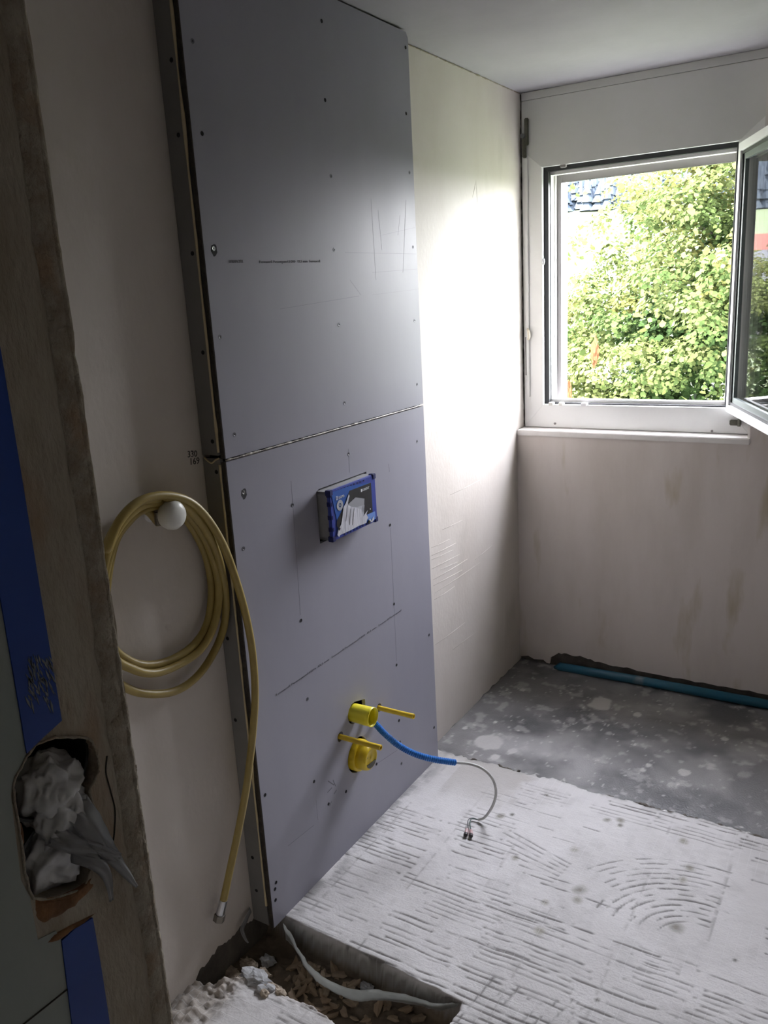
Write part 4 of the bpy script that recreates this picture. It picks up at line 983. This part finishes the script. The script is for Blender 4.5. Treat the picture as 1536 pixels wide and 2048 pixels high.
ribbon([at(150, 1610, 0, XJ + .002), at(178, 1650, 0, XJ + .012), at(205, 1690, 0, XJ + .012), at(228, 1718, 0, XJ + .010), at(252, 1748, 0, XJ + .008), at(270, 1772, 0, XJ + .006)], .034, .004, 'bag_tail', bag, M['bag'], 0)
ribbon([at(150, 1700, 0, XJ + .006), at(190, 1722, 0, XJ + .014), at(212, 1750, 0, XJ + .012), at(218, 1800, 0, XJ + .008)], .026, .006, 'bag_tail', bag, M['bag'], 2)
ribbon([at(105, 1670, 0, XJ + .004), at(150, 1690, 0, XJ + .012), at(200, 1702, 0, XJ + .012), at(236, 1714, 0, XJ + .010)], .024, .010, 'bag_tail', bag, M['bag'], 4)

# ------------------------------------------------------------------ things on the floor
bp0, bp1 = at(1104, 1341, 2, .0), at(1536, 1433, 2, .0)
d = (bp1 - bp0).normalized()
bm = bmesh.new(); Yp = YP - .026
tube(bm, [Vector((bp0.x - .012, Yp - .006, -.012)), Vector((bp0.x + .015, Yp - .004, -.004)), Vector((.5, Yp, .0)), Vector((1.48, Yp, .0))], [.006, .019, .0195, .0195], 20)
tag(obj('blue_pipe', bm, M['blue_pipe'], loc=(.3, Yp, -.02), smooth=True), 'dull blue plastic pipe lying along the foot of the window wall', 'pipe')
# plastic foil standing in the trench
fpx = [(566, 1846, 0.), (582, 1867, -.004), (605, 1910, -.012), (641, 1950, -.022), (703, 1978, -.022), (751, 1979, -.012), (819, 1991, -.010), (869, 2006, -.014), (917, 2006, -.006)]
tp_ = catmull([at(a, b, 2, z) for a, b, z in fpx], 8); bm = bmesh.new(); rows = []
for i, p in enumerate(tp_):
    k = i / (len(tp_) - 1); dep = .062 - .02 * k
    rows.append([bm.verts.new((p.x + .002 * math.sin(i * .9 + j), p.y + (.022 if 3 < j else .006 * j) * (.3 + .9 * k) * (j / 4) + .003 * mnoise.noise(Vector((i * .5, j * .6, 2))), p.z - dep * j / 4 + .002 * mnoise.noise(Vector((i * .8, j, 7))))) for j in range(5)])
for i in range(len(rows) - 1):
    for j in range(4): bm.faces.new((rows[i][j], rows[i][j + 1], rows[i + 1][j + 1], rows[i + 1][j]))
bmesh.ops.solidify(bm, geom=bm.faces[:], thickness=.0012)
tag(obj('plastic_foil', bm, M['foil'], loc=(.2, -.02, -.08), smooth=True), 'strip of grey plastic foil standing along the cut screed in the trench', 'foil')
# dry chips in the trench
def chip_mesh(seed):
    bm = bmesh.new(); n = 9; a = []; 
    for k in range(n):
        t = 2 * math.pi * k / n; r = 1 + .25 * math.sin(seed * 3 + k * 2.3)
        a.append((math.cos(t) * r, math.sin(t) * .48 * r))
    top = [bm.verts.new((x * .021, y * .021, .0035 + .004 * x * x + .003 * y * math.sin(seed))) for x, y in a]; bot = [bm.verts.new((x * .020, y * .020, .004 * x * x - .002)) for x, y in a]
    c = bm.verts.new((0, 0, .006))
    for i in range(n):
        j = (i + 1) % n; bm.faces.new((top[i], top[j], c)); bm.faces.new((bot[i], bot[j], top[j], top[i]))
    bm.faces.new(list(reversed(bot)))
    me = bpy.data.meshes.new('wood_chip'); bmesh.ops.recalc_face_normals(bm, faces=bm.faces[:]); bm.to_mesh(me); bm.free(); me.materials.append(M['chip' if seed % 2 else 'chip2']); return me
CH = [chip_mesh(s) for s in range(6)]
def floor_z(x, y):
    i = int(np.clip(np.searchsorted(xs, x), 0, nx - 1)); j = int(np.clip(np.searchsorted(ys, y), 0, ny - 1)); return float(Z[j, i])
cnt = 0
while cnt < 74:
    if cnt < 40:
        q = at(random.uniform(575, 690), random.uniform(1925, 2035), 2, -.08)
    else:
        q = at(random.uniform(575, 860), random.uniform(1885, 2048), 2, -.085)
    z = floor_z(q.x, q.y)
    if z > -.06 or q.y > .015: 
        if random.random() < .97: continue
        else: cnt += 1; continue
    o = bpy.data.objects.new('wood_chip', CH[cnt % 6]); COL.objects.link(o)
    o.location = (q.x, q.y, z + .003 + .006 * random.random()); o.rotation_euler = (random.uniform(-.5, .5), random.uniform(-.5, .5), random.uniform(0, 6.28))
    s_ = random.uniform(.5, 1.1); o.scale = (s_, s_, s_)
    tag(o, 'dry brown chip lying in the floor trench', 'chip', 'dry chips in the trench'); cnt += 1
# rubble lumps at the crumbled corner
for i, (px, py, r, mk, sc, lb) in enumerate([(541, 1950, .024, 'lump', (1.1, .9, .8), 'pale brown mortar lump at the edge of the trench'), (512, 1966, .030, 'lump_grey', (1.4, .8, .45), 'flat grey mortar piece behind the pale brown lump'),
                                              (520, 1912, .022, 'lump', (1.2, .8, .7), 'small mortar lump deep in the corner under the boxing'), (470, 1925, .026, 'lump', (1.4, .9, .5), 'crumbly mortar piece beside the left wall'),
                                              (545, 1984, .016, 'lump', (1.3, .8, .6), 'little sandy lump on the rim of the front strip'), (455, 1950, .020, 'lump_grey', (1.3, 1, .5), 'broken grey edge piece nearest the left wall'),
                                              (492, 1888, .020, 'lump', (1.3, .9, .6), 'dull lump against the ragged foot of the left wall'), (508, 1935, .016, 'lump', (1.2, .9, .7), 'small brown lump behind the flat grey piece'), (532, 1880, .018, 'lump_grey', (1.2, .9, .6), 'dusty grey lump right under the boxing corner'), (455, 1900, .017, 'lump', (1.5, .8, .5), 'sliver of broken mortar under the hose end'),
                                              (733, 1970, .016, 'lump_grey', (1.3, .8, .6), 'bluish stone between foil and cut screed')]):
    q = at(px, py, 2, -.02); z = floor_z(q.x, q.y)
    if px == 733: q = at(px, py, 2, -.07); z = floor_z(q.x, q.y)
    bm = bmesh.new(); lump(bm, (q.x, q.y, z + r * sc[2] * .7), r, .5, 2.2, 3, sc, i + 2)
    tag(obj('mortar_lump', bm, M[mk], loc=(q.x, q.y, z)), lb, 'rubble', 'rubble lumps by the trench')
nk = 0
while nk < 44:
    t = random.random(); px = 425 + 130 * t + random.uniform(-18, 18); py = 1900 + 82 * t + random.uniform(-34, 26)
    q = at(px, py, 2, -.01); z = floor_z(q.x, q.y)
    r_ = random.uniform(.005, .015); bm = bmesh.new(); lump(bm, (q.x, q.y, z + r_ * .4), r_, .5, 2.4, 2, (1.3, .9, .7), nk)
    if q.x < XW + .014: bm.free(); continue
    tag(obj('mortar_crumb', bm, M['lump' if nk % 3 else 'lump_grey'], loc=(q.x, q.y, z)), 'small mortar crumb on the broken rim between front strip and trench', 'rubble', 'crumbs on the broken rim'); nk += 1
ribbon_p = [at(501, 1818, 0, XW + .004), at(492, 1838, 0, XW + .014), at(484, 1858, 0, XW + .016), at(490, 1876, 0, XW + .020), at(496, 1884, 0, XW + .024)]
fo = ribbon(ribbon_p, .018, .004, 'plaster_flake', None, M['lump_grey'], 1, Vector((.8, -.6, 0)))
tag(fo, 'pale curled flake hanging at the foot of the left wall', 'flake')

# ------------------------------------------------------------------ outdoors
GZ = -6.0
bm = bmesh.new(); bmesh.ops.create_grid(bm, x_segments=90, y_segments=90, size=1)
def hill(x, y):
    t = max(0.0, y - 90.0); base = GZ + (.065 * t + .00022 * t * t) * (1 / (1 + math.exp(min(40, (x - .0 - y * .05) / 12))))  # right side, out of view, flattened to let low skylight in
    return base + min(1, t / 60) * 5 * mnoise.noise(Vector((x * .012, y * .012, 0)))
for v in bm.verts:
    k = (v.co.y + 1) * .5; x = v.co.x * (120 + 620 * k) - 60; y = 2.6 + 850 * k ** 1.6; v.co = Vector((x, y, hill(x, y)))
tag(obj('meadow_ground', bm, M['meadow'], smooth=True), None, None, None, 'structure')
bpy.data.objects['meadow_ground'].name = 'floor_outdoor'
# conifer forest on the far slope
cv, cf = [], []
def cone(x, y, z, h, r):
    b = len(cv)
    for tier in range(3):
        z0 = z + h * (.08 + .28 * tier); z1 = z0 + h * (.44 if tier < 2 else .36); rr = r * (1 - .27 * tier); b = len(cv)
        cv.append((x, y, z1))
        for k in range(6): cv.append((x + rr * math.cos(k * math.pi / 3 + tier), y + rr * math.sin(k * math.pi / 3 + tier), z0))
        for k in range(6): cf.append((b, b + 1 + k, b + 1 + (k + 1) % 6))
for i in range(14000):
    x = random.uniform(-560, -10); y = random.uniform(395, 720) + 40 * mnoise.noise(Vector((x * .012, 1, 0)))
    cone(x, y, hill(x, y) - 1, random.uniform(9, 17), random.uniform(3.0, 5.2))
me = bpy.data.meshes.new('conifer_forest'); me.from_pydata(cv, [], cf); me.update()
tag(link('conifer_forest', me, M['conifer']), 'conifer forest on the distant hillside, coloured blue for haze', 'forest', None, 'stuff')
# village houses below the hill
for i, (x, y, wx, wy, h, rm, lb) in enumerate([(-92, 118, 13, 9, 9.5, 'roof_red', 'house with a red tiled roof, nearest in the valley'), (-92, 150, 13, 9, 6, 'roof_grey', 'house with a slate grey roof farther left'), (-74, 94, 11, 9, 7.2, 'roof_grey', 'low grey roofed house at the valley edge'), (-118, 185, 12, 9, 5, 'roof_red', 'red roofed house at the foot of the meadow')]):
    t = thing('village_house', lb, 'house', (x, y, GZ + .0))
    zb = hill(x, y) - .5
    obj('house_wall', B(x - wx / 2, y - wy / 2, zb, x + wx / 2, y + wy / 2, zb + h), M['house_wall'], t)
    bm = bmesh.new(); e = .6; P = [(x - wx / 2 - e, y - wy / 2 - e, zb + h), (x + wx / 2 + e, y - wy / 2 - e, zb + h), (x + wx / 2 + e, y + wy / 2 + e, zb + h), (x - wx / 2 - e, y + wy / 2 + e, zb + h), (x - wx / 2 - e, y, zb + h + wy * .42), (x + wx / 2 + e, y, zb + h + wy * .42)]
    vs = [bm.verts.new(p) for p in P]
    for f in ((0, 1, 5, 4), (2, 3, 4, 5), (0, 4, 3), (1, 2, 5), (3, 2, 1, 0)): bm.faces.new([vs[k] for k in f])
    obj('house_roof', bm, M[rm], t)
    for k in range(4):
        for zz in (1.0, 3.4): obj('house_window', B(x - wx / 2 + .9 + k * (wx - 2.6) / 3, y - wy / 2 - .05, zb + zz, x - wx / 2 + 1.9 + k * (wx - 2.6) / 3, y - wy / 2 + .05, zb + zz + 1.2), M['pane_dark'], t)
# the big leafy tree in front of the window
random.seed(21)
TC = Vector((.32, 11.4, -.7)); TR_ = Vector((3.75, 2.7, 4.5))
tree = thing('broadleaf_tree', 'large sunlit yellow green tree filling the view outside the window', 'tree', (TC.x, TC.y, GZ))
bm = bmesh.new(); tube(bm, catmull([(TC.x, TC.y, GZ), (TC.x + .1, TC.y, GZ + 2.2), (TC.x - .05, TC.y, -2.0), (TC.x, TC.y, 1.0), (TC.x + .1, TC.y, 3.0)], 5), [.30 - .012 * i for i in range(21)], 10)
obj('trunk', bm, M['bark'], tree, smooth=True)
for i in range(16):
    a = i * 2.4; z0 = -3.2 + i * .38; r = random.uniform(1.2, 2.0)
    p = [(TC.x, TC.y, z0), (TC.x + .5 * r * math.cos(a), TC.y + .45 * r * math.sin(a), z0 + .5), (TC.x + r * math.cos(a), TC.y + .85 * r * math.sin(a), z0 + 1.0)]
    bm = bmesh.new(); tube(bm, catmull(p, 4), [.07 - .006 * k for k in range(9)], 7); obj('branch', bm, M['bark'], tree, smooth=True)
N = Vector
leaf2 = [(0, 0), (.32, .18), (.5, .55), (.22, .75), (0, 1.0), (-.22, .75), (-.5, .55), (-.32, .18)]
lv, lf, lc = [], [], []
single = []
def add_leaf(p, nrm, tdir, size, col):
    nrm = nrm.normalized(); t = (tdir - nrm * tdir.dot(nrm))
    if t.length < 1e-4: return
    t.normalize(); s = nrm.cross(t); b = len(lv)
    for (a, c) in leaf2:
        q = p + s * a * size + t * c * size + nrm * (-.22 * size * a * a * 2 - .12 * size * c * c); lv.append(q); lc.append(col)
    lf.extend([(b, b + 1, b + 7), (b + 1, b + 2, b + 6, b + 7), (b + 2, b + 3, b + 5, b + 6), (b + 3, b + 4, b + 5)])
def crown(TC, TR_, nb, size0, back):
    def clump(c, d_, cr_, base, nl, s0, s1):
        for k in range(nl):
            e_ = Vector((random.gauss(0, 1), random.gauss(0, 1), random.gauss(0, .75))); e_.normalize()
            if e_.z < -.35 and random.random() < .7: e_.z = -e_.z
            p = c + Vector((e_.x * cr_, e_.y * cr_, e_.z * cr_ * .75)) * random.uniform(.7, 1.0)
            nrm = (e_ * .8 + d_ * .35 + Vector((0, 0, .55)) + Vector((random.uniform(-.5, .5), random.uniform(-.5, .5), random.uniform(-.3, .3))))
            td = Vector((e_.x + random.uniform(-.6, .6), e_.y + random.uniform(-.6, .6), -.7)); j = random.uniform(.75, 1.2)
            add_leaf(p, nrm, td, random.uniform(s0, s1), (base.x * j, base.y * j, base.z * j, 1))
    for i in range(nb):
        while True:
            d_ = Vector((random.gauss(0, 1), random.gauss(0, 1), random.gauss(0, 1)))
            if d_.length > .1: break
        d_.normalize(); sh = random.choice((1.0, .96, .88, .78)) * (1 + .13 * mnoise.noise(d_ * 3.1))
        bc = Vector((TC.x + d_.x * TR_.x * sh, TC.y + d_.y * TR_.y * sh, TC.z + d_.z * TR_.z * sh))
        if bc.y > TC.y + back: continue
        tone = random.random(); base = Vector((.034, .055, .017)).lerp(Vector((.082, .096, .034)), tone)
        if random.random() < .16: base = Vector((.078, .082, .026))
        for j in range(9):
            o = Vector((random.gauss(0, .34), random.gauss(0, .3), random.gauss(0, .17)))
            clump(bc + o + Vector((0, 0, -.25 * (o.x * o.x + o.y * o.y))), d_, random.uniform(.16, .30) * size0, base * random.uniform(.85, 1.15), 56, .042, .080)
    for i in range(int(nb * 1.4)):                          # inner leaves, crown shade put into a darker leaf colour
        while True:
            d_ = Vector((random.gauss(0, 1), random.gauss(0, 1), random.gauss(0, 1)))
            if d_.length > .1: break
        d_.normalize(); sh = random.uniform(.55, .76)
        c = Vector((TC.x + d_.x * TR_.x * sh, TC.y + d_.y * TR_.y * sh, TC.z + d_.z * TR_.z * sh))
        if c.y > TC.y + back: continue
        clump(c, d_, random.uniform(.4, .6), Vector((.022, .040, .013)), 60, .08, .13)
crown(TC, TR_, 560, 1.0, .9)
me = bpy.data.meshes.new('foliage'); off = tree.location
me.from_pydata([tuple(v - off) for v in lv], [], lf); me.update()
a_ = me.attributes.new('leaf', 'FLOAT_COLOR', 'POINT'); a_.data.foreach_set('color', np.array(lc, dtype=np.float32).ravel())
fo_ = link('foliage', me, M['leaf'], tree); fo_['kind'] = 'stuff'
def foliage_of(tr_ob):
    global lv, lf, lc
    me = bpy.data.meshes.new('foliage'); me.from_pydata([tuple(v - tr_ob.location) for v in lv], [], lf); me.update()
    q = me.attributes.new('leaf', 'FLOAT_COLOR', 'POINT'); q.data.foreach_set('color', np.array(lc, dtype=np.float32).ravel())
    f_ = link('foliage', me, M['leaf'], tr_ob); f_['kind'] = 'stuff'; lv, lf, lc = [], [], []
lv, lf, lc = [], [], []
T2 = Vector((-10.0, 15.5, -.9))
tree2 = thing('broadleaf_tree', 'smaller tree to the left outdoors, seen only as a reflection in the open sash', 'tree', (T2.x, T2.y, GZ))
bm = bmesh.new(); tube(bm, catmull([(T2.x, T2.y, GZ), (T2.x + .1, T2.y, GZ + 2), (T2.x, T2.y, -1.5)], 5), [.2 - .01 * i for i in range(11)], 9); obj('trunk', bm, M['bark'], tree2, smooth=True)
crown(T2, Vector((2.3, 2.2, 3.0)), 120, 1.15, 3); foliage_of(tree2)
# the nearest leaves, each one its own part
LM = []
for k, colr in enumerate([(.056, .068, .022), (.045, .060, .018), (.075, .076, .024), (.036, .052, .016)]):
    bm = bmesh.new(); vs = [bm.verts.new((a * .10, c * .10, -.022 * a * a * 2 - .014 * c * c)) for a, c in leaf2]
    for f in ((0, 1, 7), (1, 2, 6, 7), (2, 3, 5, 6), (3, 4, 5)): bm.faces.new([vs[j] for j in f])
    m_ = bpy.data.meshes.new('leaf'); bm.to_mesh(m_); bm.free(); m_.materials.append(M['leaf'])
    q = m_.attributes.new('leaf', 'FLOAT_COLOR', 'POINT'); q.data.foreach_set('color', np.array([(*colr, 1)] * len(vs), dtype=np.float32).ravel()); LM.append(m_)
for i in range(290):
    u_, v_ = random.uniform(-1.15, .62), random.uniform(-.75, .8)
    rad_ = 1 - min(.9, u_ * u_ * .8 + v_ * v_ * .45)
    o = bpy.data.objects.new('leaf', LM[i % 4]); COL.objects.link(o); o.parent = tree
    o.location = Vector((TC.x + u_ * TR_.x * .78, TC.y - TR_.y * (math.sqrt(max(.05, rad_)) * 1.02 + .10), TC.z + 2.1 + v_ * 2.3)) - tree.location
    o.rotation_euler = (random.uniform(.5, 1.6), random.uniform(-.5, .5), random.uniform(0, 6.28)); s_ = random.uniform(.7, 1.1); o.scale = (s_, s_, s_)
# dead brown leaf bunches hanging in the crown
for (px, py) in ((1190, 705), (1136, 790)):
    q = at(px, py, 1, TC.y - TR_.y - .1)
    bm = bmesh.new(); lump(bm, q, .085, .6, 2.6, 3, (.55, .55, 1.9), px); o = obj('dead_leaves', bm, M['dry_leaf'], tree); o['label'] = 'brown withered leaf bunch'
